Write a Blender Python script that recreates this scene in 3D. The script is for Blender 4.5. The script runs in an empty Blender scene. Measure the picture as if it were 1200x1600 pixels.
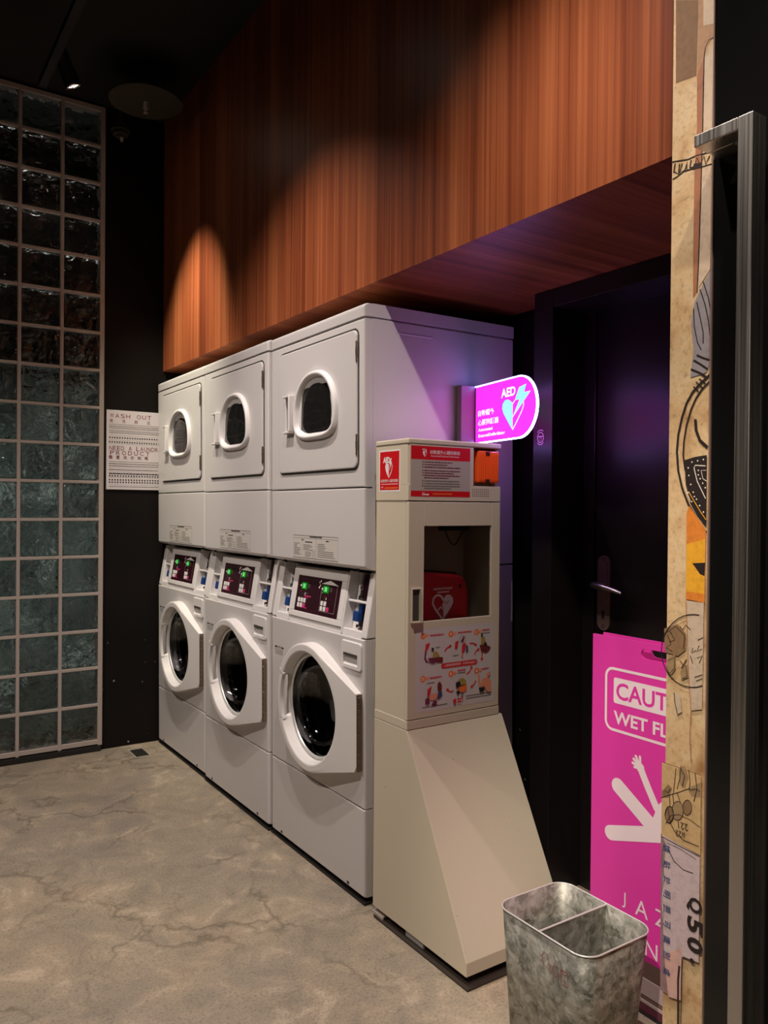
import bpy, bmesh, math, random
from mathutils import Matrix, Vector
random.seed(7)
SC = bpy.context.scene
COL = SC.collection
PI = math.pi

# ------------------------------------------------------------------ camera
cam_d = bpy.data.cameras.new('camera')
cam = bpy.data.objects.new('camera', cam_d)
COL.objects.link(cam)
cam_d.sensor_fit = 'VERTICAL'
cam_d.sensor_height = 24.0
cam_d.lens = 1235.61 / 1600 * 24.0
cam_d.clip_start = 0.01
RX = (0.83183257, -0.00299016, -0.55501858)
RY = (-0.55495897, 0.01113351, -0.83180321)
RZ = (0.00866653, 0.99993355, 0.00760179)
cam.matrix_world = Matrix((RX + (-1.35663,), RY + (-2.07791,), RZ + (1.25541,), (0, 0, 0, 1)))
SC.camera = cam

# ------------------------------------------------------------------ view and world
SC.view_settings.view_transform = 'Standard'
SC.view_settings.look = 'None'
SC.view_settings.gamma = 1.0
SC.view_settings.use_curve_mapping = False
SC.view_settings.exposure = 0.0
w = bpy.data.worlds.new('world'); SC.world = w
w.use_nodes = True
w.node_tree.nodes['Background'].inputs[0].default_value = (0.9, 0.75, 0.6, 1)
w.node_tree.nodes['Background'].inputs[1].default_value = 0.002

# spot lamps of the track lighting: (head x, y, z), aim point, watts, cone degrees, blend, colour
TRACK = [
    ((-0.622, 1.425, 3.045), (-0.06, 1.60, 1.95), 175, 54, 1.0, (1.0, 0.90, 0.70)),
    ((-0.63, 0.33, 3.00), (-0.45, 0.45, 0.6), 112, 104, 1.0, (1.0, 0.86, 0.78)),
    ((-0.63, -1.00, 3.00), (-0.30, -0.62, 0.4), 112, 104, 1.0, (1.0, 0.86, 0.76)),
    ((-1.95, 0.45, 3.00), (-0.75, 0.9, 0.2), 130, 95, 0.9, (1.0, 0.86, 0.76)),
    ((-0.55, -1.75, 3.00), (0.0, -1.30, 1.55), 60, 36, 0.9, (1.0, 0.86, 0.70)),
    ((-1.95, -1.95, 3.00), (0.0, -1.20, 0.60), 230, 31, 0.7, (1.0, 0.86, 0.72)),  # added lamp, out of view, to brighten the lower pier
]
SIGN_FACE = 1.7
SIGN_RIM = 24.0
BACK_ROOM = 34.0

# ------------------------------------------------------------------ materials
MATS = {}
def srgb(r, g, b):
    f = lambda c: (c / 255 / 12.92) if c / 255 <= 0.04045 else ((c / 255 + 0.055) / 1.055) ** 2.4
    return (f(r), f(g), f(b), 1)
def mat(name, col, rough=0.5, metal=0.0, emit=None, es=1.0, coat=0.0, spec=None, trans=0.0, ior=1.45, alpha=1.0):
    m = bpy.data.materials.new(name); m.use_nodes = True
    p = m.node_tree.nodes['Principled BSDF']
    if len(col) == 3: col = tuple(col) + (1,)
    p.inputs['Base Color'].default_value = col
    p.inputs['Roughness'].default_value = rough
    p.inputs['Metallic'].default_value = metal
    p.inputs['IOR'].default_value = ior
    if coat: p.inputs['Coat Weight'].default_value = coat
    if spec is not None: p.inputs['Specular IOR Level'].default_value = spec
    if trans: p.inputs['Transmission Weight'].default_value = trans
    if emit:
        p.inputs['Emission Color'].default_value = tuple(emit)[:3] + (1,)
        p.inputs['Emission Strength'].default_value = es
    MATS[name] = m
    return m
class NT:
    def __init__(s, m): s.t = m.node_tree; s.p = s.t.nodes['Principled BSDF']
    def n(s, typ, **kw):
        x = s.t.nodes.new(typ)
        for k, v in kw.items():
            if k.startswith('i_'):
                key = k[2:]
                key = int(key) if key.isdigit() else key.replace('_', ' ')
                x.inputs[key].default_value = v
            else: setattr(x, k, v)
        return x
    def l(s, a, b): s.t.links.new(a, b)
    def coord(s, scale=(1, 1, 1)):
        c = s.n('ShaderNodeTexCoord'); m = s.n('ShaderNodeMapping')
        m.inputs['Scale'].default_value = scale
        s.l(c.outputs['Object'], m.inputs[0]); return m.outputs[0]
    def noise(s, vec, scale=5, detail=4, rough=0.5, dist=0.0):
        x = s.n('ShaderNodeTexNoise'); x.inputs['Scale'].default_value = scale
        x.inputs['Detail'].default_value = detail; x.inputs['Roughness'].default_value = rough
        x.inputs['Distortion'].default_value = dist
        s.l(vec, x.inputs['Vector']); return x
    def ramp(s, fac, stops):
        x = s.n('ShaderNodeValToRGB'); e = x.color_ramp.elements
        while len(e) < len(stops): e.new(0.5)
        for i, (p, c) in enumerate(stops):
            e[i].position = p; e[i].color = c if len(c) == 4 else tuple(c) + (1,)
        s.l(fac, x.inputs[0]); return x.outputs[0]
    def mix(s, fac, a, b, mode='MIX'):
        x = s.n('ShaderNodeMix'); x.data_type = 'RGBA'; x.blend_type = mode
        for val, idx in ((fac, 0), (a, 6), (b, 7)):
            if hasattr(val, 'links'): s.l(val, x.inputs[idx])
            elif idx == 0: x.inputs[0].default_value = val
            else: x.inputs[idx].default_value = val
        return x.outputs[2]
    def math(s, op, a, b=0.0):
        x = s.n('ShaderNodeMath', operation=op)
        for i, v in enumerate((a, b)):
            if hasattr(v, 'links'): s.l(v, x.inputs[i])
            else: x.inputs[i].default_value = v
        return x.outputs[0]
    def bump(s, h, strength=0.2, dist=0.01):
        b = s.n('ShaderNodeBump'); b.inputs['Strength'].default_value = strength
        b.inputs['Distance'].default_value = dist
        s.l(h, b.inputs['Height']); s.l(b.outputs[0], s.p.inputs['Normal'])
BW = lambda v: (v, v, v, 1)

# enamel of the machines: faint mottling in gloss only
m = mat('machine_enamel', (0.62, 0.60, 0.60), 0.33, coat=0.0)
t = NT(m); nz = t.noise(t.coord(), 60, 3); t.l(t.ramp(nz.outputs[0], [(0.3, BW(0.30)), (0.7, BW(0.38))]), t.p.inputs['Roughness'])
m = mat('machine_plastic', (0.75, 0.73, 0.73), 0.36)
t = NT(m); nz = t.noise(t.coord(), 80, 2); t.l(t.ramp(nz.outputs[0], [(0.3, BW(0.33)), (0.7, BW(0.40))]), t.p.inputs['Roughness'])
mat('grey_plastic_and_shade', (0.42, 0.42, 0.42), 0.4)  # grey plastic, also the painted shade in the dryer handle
mat('recess_shade', (0.05, 0.045, 0.04), 0.7)  # near-black standing for shade in gaps and recesses
mat('black_rubber', (0.012, 0.011, 0.010), 0.6)
mat('black_gloss', (0.006, 0.006, 0.006), 0.12)
mat('plinth_brown', (0.035, 0.026, 0.02), 0.6)
mat('hinge_metal', (0.30, 0.24, 0.18), 0.35, 0.9)
mat('dark_metal', (0.05, 0.045, 0.04), 0.4, 0.8)
mat('chrome', (0.75, 0.75, 0.75), 0.12, 1.0)
mat('display_maroon', (0.030, 0.006, 0.012), 0.25)
mat('display_pink', srgb(205, 60, 120), 0.5)
mat('print_white', (0.80, 0.78, 0.78), 0.5)
mat('print_black', (0.02, 0.02, 0.02), 0.5)
mat('print_grey', (0.16, 0.15, 0.14), 0.5)
mat('led_green_field', (0.0, 0.03, 0.0), 0.4, emit=(0.0, 0.35, 0.01), es=0.6)
mat('led_green', (0.0, 0.1, 0.0), 0.4, emit=(0.35, 1.0, 0.40), es=1.0)
mat('label_paper', (0.60, 0.575, 0.545), 0.5)
mat('knob_blue', (0.012, 0.05, 0.20), 0.3)
m = mat('drum_steel', (0.30, 0.29, 0.28), 0.22, 1.0)
t = NT(m); nz = t.n('ShaderNodeTexVoronoi'); nz.inputs['Scale'].default_value = 55
t.l(t.coord(), nz.inputs['Vector']); t.bump(nz.outputs[0], 0.9, 0.01)
m = mat('door_glass', (0.03, 0.03, 0.03), 0.03)
t = NT(m); tp = t.n('ShaderNodeBsdfTransparent'); tp.inputs[0].default_value = (0.80, 0.80, 0.82, 1); gl = t.n('ShaderNodeBsdfGlossy'); gl.inputs['Roughness'].default_value = 0.03
fr_n = t.n('ShaderNodeFresnel'); fr_n.inputs[0].default_value = 1.5; ms = t.n('ShaderNodeMixShader'); gn = t.noise(t.coord(), 9, 3, 0.5, 0.5)
gb = t.n('ShaderNodeBump'); gb.inputs['Strength'].default_value = 0.25; gb.inputs['Distance'].default_value = 0.01; t.l(gn.outputs[0], gb.inputs['Height']); t.l(gb.outputs[0], gl.inputs['Normal'])
t.l(fr_n.outputs[0], ms.inputs[0]); t.l(tp.outputs[0], ms.inputs[1]); t.l(gl.outputs[0], ms.inputs[2])
t.l(ms.outputs[0], [n for n in m.node_tree.nodes if n.type == 'OUTPUT_MATERIAL'][0].inputs[0])
m = mat('dryer_glass', (0.012, 0.012, 0.012), 0.06)
t = NT(m); nz = t.noise(t.coord((1, 18, 4)), 2, 3); t.bump(nz.outputs[0], 0.05, 0.01)

# wood veneer, vertical boards running on across the soffit
m = mat('wood_veneer', (0.2, 0.06, 0.03), 0.42)
t = NT(m)
v = t.coord((0.6, 62, 0.5)); n1 = t.noise(v, 1.0, 7, 0.62, 0.25)
v2 = t.coord((0.35, 9, 0.3)); n2 = t.noise(v2, 1.0, 4, 0.55, 0.3)
c = t.n('ShaderNodeTexCoord'); sp = t.n('ShaderNodeSeparateXYZ'); t.l(c.outputs['Object'], sp.inputs[0])
bd = t.math('FLOOR', t.math('DIVIDE', sp.outputs[1], 0.118))
wn = t.n('ShaderNodeTexWhiteNoise', noise_dimensions='1D'); t.l(bd, wn.inputs['W'])
f = t.math('ADD', t.math('MULTIPLY', n1.outputs[0], 0.55), t.math('ADD', t.math('MULTIPLY', n2.outputs[0], 0.45), t.math('MULTIPLY', t.math('SUBTRACT', wn.outputs[0], 0.5), 0.15)))
colr = t.ramp(f, [(0.30, (0.085, 0.018, 0.007)), (0.44, (0.20, 0.047, 0.017)), (0.56, (0.33, 0.092, 0.033)), (0.75, (0.50, 0.175, 0.066))])
fr = t.math('FRACT', t.math('DIVIDE', sp.outputs[1], 0.118))
seam = t.math('LESS_THAN', t.math('ABSOLUTE', t.math('SUBTRACT', fr, 0.5)), 0.008)
colr = t.mix(t.math('MULTIPLY', seam, 0.45), colr, (0.04, 0.012, 0.006, 1))
t.l(colr, t.p.inputs['Base Color']); t.bump(n1.outputs[0], 0.08, 0.004)

# worn polished concrete
m = mat('concrete_floor', (0.3, 0.25, 0.2), 0.5)
t = NT(m); v = t.coord()
big = t.noise(v, 1.6, 5, 0.6, 0.6); mid = t.noise(v, 6.5, 6, 0.65, 1.0); fine = t.noise(v, 130, 3, 0.7)
base = t.ramp(big.outputs[0], [(0.30, srgb(127, 123, 120)), (0.45, srgb(145, 138, 128)), (0.58, srgb(158, 149, 132)), (0.70, srgb(166, 147, 130))])
tint = t.ramp(mid.outputs[0], [(0.33, srgb(120, 115, 111)), (0.47, srgb(145, 137, 126)), (0.58, srgb(166, 154, 139)), (0.68, srgb(201, 189, 172))])
colr = t.mix(0.5, base, tint)
warp = t.n('ShaderNodeVectorMath', operation='ADD')
wv = t.noise(v, 3.0, 4, 0.6); sc_ = t.n('ShaderNodeVectorMath', operation='SCALE'); sc_.inputs['Scale'].default_value = 0.55
t.l(wv.outputs[1], sc_.inputs[0]); t.l(v, warp.inputs[0]); t.l(sc_.outputs[0], warp.inputs[1])
vo = t.n('ShaderNodeTexVoronoi', feature='DISTANCE_TO_EDGE'); vo.inputs['Scale'].default_value = 2.3; t.l(warp.outputs[0], vo.inputs['Vector'])
crack = t.ramp(vo.outputs[0], [(0.0, BW(1)), (0.012, BW(0.55)), (0.045, BW(0.0))])
gate = t.ramp(t.noise(v, 2.1, 3).outputs[0], [(0.42, BW(0)), (0.56, BW(1))])
cm = t.math('MULTIPLY', t.math('MULTIPLY', crack, gate), 0.62)
colr = t.mix(cm, colr, srgb(85, 80, 69))
vo2 = t.n('ShaderNodeTexVoronoi', feature='DISTANCE_TO_EDGE'); vo2.inputs['Scale'].default_value = 4.6; t.l(warp.outputs[0], vo2.inputs['Vector'])
crack2 = t.ramp(vo2.outputs[0], [(0.0, BW(1)), (0.010, BW(0.3)), (0.02, BW(0.0))])
gate2 = t.ramp(t.noise(v, 1.4, 3).outputs[0], [(0.46, BW(0)), (0.62, BW(1))])
colr = t.mix(t.math('MULTIPLY', t.math('MULTIPLY', crack2, gate2), 0.45), colr, srgb(95, 86, 74))
speck = t.ramp(fine.outputs[0], [(0.30, BW(0.58)), (0.46, BW(0.97)), (0.72, BW(1.16))])
colr = t.mix(1.0, colr, speck, 'MULTIPLY'); colr = t.mix(1.0, colr, (1.04, 1.0, 0.93, 1), 'MULTIPLY')
t.l(colr, t.p.inputs['Base Color'])
t.l(t.ramp(mid.outputs[0], [(0.3, BW(0.46)), (0.7, BW(0.62))]), t.p.inputs['Roughness'])
t.bump(fine.outputs[0], 0.08, 0.003)

# black paint with small white scuffs low down
m = mat('black_wall_paint', (0.012, 0.009, 0.008), 0.7, spec=0.2)
t = NT(m); v = t.coord(); a = t.noise(v, 34, 2, 0.5)
c = t.n('ShaderNodeTexCoord'); sp = t.n('ShaderNodeSeparateXYZ'); t.l(c.outputs['Object'], sp.inputs[0])
low = t.ramp(sp.outputs[2], [(0.0, BW(1)), (0.75, BW(0.0))])
sc_ = t.ramp(a.outputs[0], [(0.74, BW(0)), (0.76, BW(1))])
pt = t.noise(v, 3.0, 4)
bc = t.ramp(pt.outputs[0], [(0.35, (0.0045, 0.0033, 0.0027)), (0.7, (0.009, 0.0062, 0.005))])
t.l(t.mix(t.math('MULTIPLY', sc_, low), bc, (0.5, 0.48, 0.45, 1)), t.p.inputs['Base Color'])
mat('black_ceiling', (0.010, 0.010, 0.009), 0.8)
mat('dark_room_paint', (0.05, 0.035, 0.025), 0.7)
m = mat('black_door_paint', (0.013, 0.010, 0.010), 0.33)
t = NT(m); nz = t.noise(t.coord(), 240, 2); t.bump(nz.outputs[0], 0.12, 0.001)
mat('grout', (0.42, 0.36, 0.33), 0.7)
m = mat('backroom_board', (0.12, 0.14, 0.135), 0.8)
t = NT(m); tr = t.n('ShaderNodeBsdfTranslucent'); bn_ = t.noise(t.coord((1, 1, 0.7)), 8.0, 4, 0.6, 0.8); t.l(t.ramp(bn_.outputs[0], [(0.30, (0.03, 0.04, 0.04)), (0.46, (0.10, 0.12, 0.12)), (0.58, (0.16, 0.18, 0.175)), (0.68, (0.50, 0.52, 0.50))]), tr.inputs[0]); mx_ = t.n('ShaderNodeMixShader'); mx_.inputs[0].default_value = 0.6  # bright and dark mottling painted as highlights seen through the blocks
out_ = [n for n in m.node_tree.nodes if n.type == 'OUTPUT_MATERIAL'][0]
t.l(t.p.outputs[0], mx_.inputs[1]); t.l(tr.outputs[0], mx_.inputs[2]); t.l(mx_.outputs[0], out_.inputs[0])
m = mat('block_glass', (0.86, 0.92, 0.89), 0.03, trans=1.0, ior=1.48)
t = NT(m)
oi = t.n('ShaderNodeObjectInfo'); va = t.n('ShaderNodeVectorMath', operation='ADD'); vs = t.n('ShaderNodeVectorMath', operation='SCALE')
vs.inputs['Scale'].default_value = 13.0
cx = t.n('ShaderNodeCombineXYZ'); t.l(oi.outputs['Random'], cx.inputs[0]); t.l(oi.outputs['Random'], cx.inputs[2])
t.l(cx.outputs[0], vs.inputs[0]); t.l(t.coord(), va.inputs[0]); t.l(vs.outputs[0], va.inputs[1])
nz = t.noise(va.outputs[0], 15, 2, 0.5, 0.8); t.bump(nz.outputs[0], 0.7, 0.035)

# cabinet enamel, signs, paper
m = mat('cabinet_cream', srgb(206, 196, 176), 0.42)
t = NT(m); a = t.noise(t.coord(), 55, 2); b_ = t.ramp(a.outputs[0], [(0.765, BW(0)), (0.775, BW(1))])
t.l(t.mix(b_, srgb(206, 196, 176), srgb(120, 95, 75)), t.p.inputs['Base Color'])
mat('cabinet_inside', srgb(160, 144, 126), 0.6)
mat('aed_red', srgb(205, 22, 30), 0.4)
mat('beacon_red', (0.95, 0.12, 0.02), 0.18)
mat('bag_red', srgb(160, 10, 24), 0.7)
mat('bag_dark', srgb(60, 6, 10), 0.8)
mat('print_orange', srgb(235, 120, 50), 0.5)
mat('print_skin', srgb(228, 150, 115), 0.5)
mat('print_red', srgb(205, 45, 50), 0.5)
mat('print_blue', srgb(60, 70, 120), 0.5)
mat('print_plum', srgb(112, 45, 70), 0.5)
mat('print_brownred', srgb(110, 45, 40), 0.5)
mat('print_khaki', srgb(165, 145, 80), 0.5)
mat('poster_grey', srgb(205, 198, 200), 0.35)
mat('header_grey', srgb(178, 168, 160), 0.35)
mat('sign_magenta', (0.7, 0.02, 0.7), 0.4, emit=(1.0, 0.022, 0.80), es=SIGN_FACE)
mat('sign_rim', (0.9, 0.8, 0.9), 0.4, emit=(0.32, 0.30, 1.0), es=SIGN_RIM)
mat('sign_white', (0.9, 0.9, 0.9), 0.4, emit=(0.92, 0.80, 1.0), es=1.3)
mat('sign_cyan', (0.6, 0.9, 0.9), 0.4, emit=(0.25, 0.95, 0.90), es=1.15)
mat('sign_shadow', (0.2, 0.02, 0.3), 0.4, emit=(0.20, 0.015, 0.32), es=0.9)
mat('mount_grey', (0.30, 0.24, 0.27), 0.5)
mat('notice_paper', srgb(222, 214, 218), 0.5)
mat('notice_plum', srgb(120, 35, 62), 0.5)
mat('notice_ink', srgb(60, 54, 56), 0.5)
mat('board_magenta', srgb(222, 58, 168), 0.45)
mat('board_white', srgb(238, 222, 230), 0.5)
mat('board_brown', srgb(120, 98, 90), 0.6)
mat('board_pale', srgb(196, 180, 182), 0.5)
mat('board_wine', srgb(105, 50, 70), 0.6)
# galvanised steel
m = mat('galvanised_steel', (0.40, 0.41, 0.38), 0.42, 0.45)
t = NT(m); v = t.coord(); vo = t.n('ShaderNodeTexVoronoi'); vo.inputs['Scale'].default_value = 75
dn = t.noise(v, 30, 3); w1 = t.n('ShaderNodeVectorMath', operation='ADD'); w2 = t.n('ShaderNodeVectorMath', operation='SCALE'); w2.inputs['Scale'].default_value = 0.05
t.l(dn.outputs[1], w2.inputs[0]); t.l(v, w1.inputs[0]); t.l(w2.outputs[0], w1.inputs[1]); t.l(w1.outputs[0], vo.inputs['Vector'])
sepc = t.n('ShaderNodeSeparateColor'); t.l(vo.outputs['Color'], sepc.inputs[0])
blot = t.noise(v, 24, 5, 0.65)
t.l(t.mix(0.6, t.ramp(sepc.outputs[0], [(0.0, (0.13, 0.13, 0.11)), (0.5, (0.30, 0.31, 0.28)), (1.0, (0.54, 0.56, 0.52))]), t.ramp(blot.outputs[0], [(0.38, (0.09, 0.09, 0.065)), (0.60, (0.42, 0.41, 0.36))])), t.p.inputs['Base Color'])
t.l(t.ramp(sepc.outputs[1], [(0, BW(0.32)), (1, BW(0.55))]), t.p.inputs['Roughness'])
mat('steel_rim', (0.75, 0.76, 0.74), 0.35, 0.5)
m = mat('brushed_steel', (0.62, 0.60, 0.57), 0.3, 1.0)
t = NT(m); nz = t.noise(t.coord((220, 220, 1.5)), 1, 3); t.l(t.ramp(nz.outputs[0], [(0.3, BW(0.26)), (0.7, BW(0.42))]), t.p.inputs['Roughness'])
mat('bronze_plate', (0.26, 0.17, 0.15), 0.35, 0.4)
m = mat('wallpaper', srgb(196, 166, 124), 0.6)
t = NT(m); v = t.coord(); a = t.noise(v, 9, 5, 0.6, 0.4); b_ = t.noise(v, 90, 4, 0.7)
c1 = t.ramp(a.outputs[0], [(0.28, srgb(164, 122, 80)), (0.45, srgb(204, 172, 128)), (0.6, srgb(216, 190, 150)), (0.72, srgb(190, 150, 106))])
t.l(t.mix(1.0, c1, t.ramp(b_.outputs[0], [(0.28, BW(0.62)), (0.46, BW(0.98)), (0.7, BW(1.08))]), 'MULTIPLY'), t.p.inputs['Base Color'])
WALLCOL = {'brown': (128, 96, 68), 'tan2': (176, 138, 104), 'pale': (206, 184, 160), 'ink': (38, 28, 28), 'rust': (168, 112, 82),
           'blue': (150, 144, 150), 'white': (226, 218, 205), 'orange': (214, 128, 48), 'yellow': (226, 164, 44), 'grey': (198, 178, 156),
           'leaf': (138, 110, 80), 'leaf2': (158, 132, 98), 'card': (200, 168, 122), 'lilac': (198, 180, 184), 'pink': (208, 168, 160), 'mauve': (146, 116, 120)}
for k, cc in WALLCOL.items():
    m = mat('wallpaper_' + k, srgb(*cc), 0.6)
    if k != 'ink':
        t = NT(m); b_ = t.noise(t.coord(), 70, 5, 0.7)
        t.l(t.mix(1.0, srgb(*cc), t.ramp(b_.outputs[0], [(0.3, BW(0.78)), (0.5, BW(1.0)), (0.7, BW(1.08))]), 'MULTIPLY'), t.p.inputs['Base Color'])
mat('lamp_black', (0.012, 0.011, 0.010), 0.4)
mat('lamp_reflector', (0.8, 0.75, 0.7), 0.2, 1.0)
mat('lamp_lens', (1, 0.9, 0.8), 0.3, emit=(1.0, 0.82, 0.66), es=40)
mat('olive_disc', (0.045, 0.040, 0.026), 0.6)
mat('sprinkler_white', (0.5, 0.42, 0.38), 0.4, 0.3)
mat('drain_frame', (0.55, 0.50, 0.42), 0.4, 0.4)

# ------------------------------------------------------------------ mesh tools
class MB:
    """collects shapes and links them as ONE mesh object"""
    def __init__(s): s.bm = bmesh.new(); s.mi = 0
    def face(s, pts, smooth=False):
        try:
            f = s.bm.faces.new([s.bm.verts.new(p) for p in pts])
        except ValueError: return
        f.smooth = smooth; f.material_index = s.mi; return f
    def box(s, x0, x1, y0, y1, z0, z1, bev=0.0, seg=2, mx=None):
        b = bmesh.new()
        vs = [b.verts.new((x, y, z)) for x in (x0, x1) for y in (y0, y1) for z in (z0, z1)]
        for q in ((0, 1, 3, 2), (4, 6, 7, 5), (0, 4, 5, 1), (2, 3, 7, 6), (0, 2, 6, 4), (1, 5, 7, 3)):
            b.faces.new([vs[i] for i in q])
        bmesh.ops.recalc_face_normals(b, faces=b.faces)
        if bev: bmesh.ops.bevel(b, geom=list(b.edges), offset=bev, segments=seg, profile=0.5, affect='EDGES', clamp_overlap=True)
        s.merge(b, mx); return s
    def prism(s, poly, axis, a, b_, bev=0.0, mx=None):
        """poly: 2D points; axis 'y': (x,z) pts between y=a..b; 'x': (y,z); 'z': (x,y)"""
        b = bmesh.new()
        def P(p, t):
            return {'y': (p[0], t, p[1]), 'x': (t, p[0], p[1]), 'z': (p[0], p[1], t)}[axis]
        A = [b.verts.new(P(p, a)) for p in poly]; B = [b.verts.new(P(p, b_)) for p in poly]
        b.faces.new(A); b.faces.new(B[::-1]); n = len(poly)
        for i in range(n): b.faces.new((A[i], B[i], B[(i + 1) % n], A[(i + 1) % n]))
        bmesh.ops.recalc_face_normals(b, faces=b.faces)
        if bev: bmesh.ops.bevel(b, geom=list(b.edges), offset=bev, segments=2, profile=0.5, affect='EDGES', clamp_overlap=True)
        s.merge(b, mx); return s
    def merge(s, b, mx=None):
        if mx is not None: bmesh.ops.transform(b, matrix=mx, verts=b.verts)
        m = bpy.data.meshes.new('tmp'); b.to_mesh(m); b.free()
        n0 = len(s.bm.faces); s.bm.from_mesh(m); bpy.data.meshes.remove(m)
        s.bm.faces.ensure_lookup_table()
        for f in s.bm.faces[n0:]: f.material_index = s.mi
    def loft(s, rings, cap0=False, cap1=False, smooth=True, weld=False, closed=True):
        """rings: lists of equal length of 3D points"""
        n = len(rings[0])
        if weld:
            V = [[s.bm.verts.new(p) for p in r] for r in rings]
            for a, b in zip(V, V[1:]):
                for i in range(n if closed else n - 1):
                    f = s.bm.faces.new((a[i], a[(i + 1) % n], b[(i + 1) % n], b[i])); f.smooth = smooth; f.material_index = s.mi
        else:
            for r0, r1 in zip(rings, rings[1:]):
                A = [s.bm.verts.new(p) for p in r0]; B = [s.bm.verts.new(p) for p in r1]
                for i in range(n if closed else n - 1):
                    f = s.bm.faces.new((A[i], A[(i + 1) % n], B[(i + 1) % n], B[i])); f.smooth = smooth; f.material_index = s.mi
        if cap0: s.face(rings[0][::-1])
        if cap1: s.face(rings[-1])
        return s
    def tube(s, pts, r, n=10, cap=True):
        rings = []
        for i, p in enumerate(pts):
            p = Vector(p); a = Vector(pts[max(i - 1, 0)]); b = Vector(pts[min(i + 1, len(pts) - 1)])
            d = (b - a).normalized(); up = Vector((0, 0, 1)) if abs(d.z) < 0.9 else Vector((1, 0, 0))
            u = d.cross(up).normalized(); v = d.cross(u)
            rr = r[i] if isinstance(r, (list, tuple)) else r
            rings.append([tuple(p + u * math.cos(2 * PI * k / n) * rr + v * math.sin(2 * PI * k / n) * rr) for k in range(n)])
        s.loft(rings, cap, cap, weld=True); return s
    def build(s, name, mats, parent=None, recalc=True):
        if recalc: bmesh.ops.recalc_face_normals(s.bm, faces=s.bm.faces)
        me = bpy.data.meshes.new(name); s.bm.to_mesh(me); s.bm.free()
        for m in (mats if isinstance(mats, (list, tuple)) else [mats]): me.materials.append(MATS[m])
        o = bpy.data.objects.new(name, me); COL.objects.link(o)
        if parent: o.parent = parent
        return o
def tag(o, label=None, cat=None, group=None, kind=None):
    if label: o['label'] = label
    if cat: o['category'] = cat
    if group: o['group'] = group
    if kind: o['kind'] = kind
    return o
def empty(name, loc=(0, 0, 0), label=None, cat=None, group=None, rot=(0, 0, 0)):
    o = bpy.data.objects.new(name, None); COL.objects.link(o)
    o.location = loc; o.rotation_euler = rot; o.empty_display_size = 0.05
    return tag(o, label, cat, group)
def copy_tree(o, parent=None):
    c = o.copy(); COL.objects.link(c); c.parent = parent
    for ch in list(o.children): copy_tree(ch, c)
    return c
def resample(poly, c, n):
    """ray-cast a convex 2D outline from c at n even angles"""
    out = []
    for k in range(n):
        a = 2 * PI * k / n; dx, dy = math.cos(a), math.sin(a); best = None
        for i in range(len(poly)):
            x0, y0 = poly[i][0] - c[0], poly[i][1] - c[1]; x1, y1 = poly[(i + 1) % len(poly)][0] - c[0], poly[(i + 1) % len(poly)][1] - c[1]
            ex, ey = x1 - x0, y1 - y0; den = dx * ey - dy * ex
            if abs(den) < 1e-12: continue
            tt = (x0 * ey - y0 * ex) / den; u = (x0 * dy - y0 * dx) / den
            if tt > 0 and -1e-9 <= u <= 1 + 1e-9 and (best is None or tt > best): best = tt
        out.append((c[0] + dx * best, c[1] + dy * best))
    return out
def snap(pts, corners, c):
    n = len(pts); out = list(pts)
    for q in corners:
        a = math.atan2(q[1] - c[1], q[0] - c[0]) % (2 * PI); out[int(round(a / (2 * PI) * n)) % n] = q
    return out
def rrect(cy, cz, wy, hz, r, n=6):
    pts = []
    for sx, sy, a0 in ((1, 1, 0), (-1, 1, 90), (-1, -1, 180), (1, -1, 270)):
        for i in range(n + 1):
            a = math.radians(a0 + 90 * i / n)
            pts.append((cy + sx * (wy / 2 - r) + r * math.cos(a), cz + sy * (hz / 2 - r) + r * math.sin(a)))
    return pts
def circle(cy, cz, r, n=96): return [(cy + r * math.cos(2 * PI * k / n), cz + r * math.sin(2 * PI * k / n)) for k in range(n)]
def dshape(cy, z0, z1, wid, n=64, inset=0.0):
    zm = z0 + 0.36 * (z1 - z0); a = wid / 2 - inset; pts = []
    for k in range(n):
        t = 2 * PI * k / n; c, s_ = math.cos(t), math.sin(t)
        e = 2.15 if s_ >= 0 else 3.3
        h = (z1 - inset - zm) if s_ >= 0 else (zm - z0 - inset)
        pts.append((cy + a * math.copysign(abs(c) ** (2 / e), c), zm + h * math.copysign(abs(s_) ** (2 / e), s_)))
    return pts
def at_x(poly, x): return [(x, p[0], p[1]) for p in poly]
def at_xf(poly, f): return [(f(p), p[0], p[1]) for p in poly]
def hull(pts):
    pts = sorted(set(pts))
    def half(ps):
        h = []
        for p in ps:
            while len(h) > 1 and (h[-1][0] - h[-2][0]) * (p[1] - h[-2][1]) - (h[-1][1] - h[-2][1]) * (p[0] - h[-2][0]) <= 0: h.pop()
            h.append(p)
        return h
    a = half(pts); b = half(pts[::-1]); return a[:-1] + b[:-1]

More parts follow.
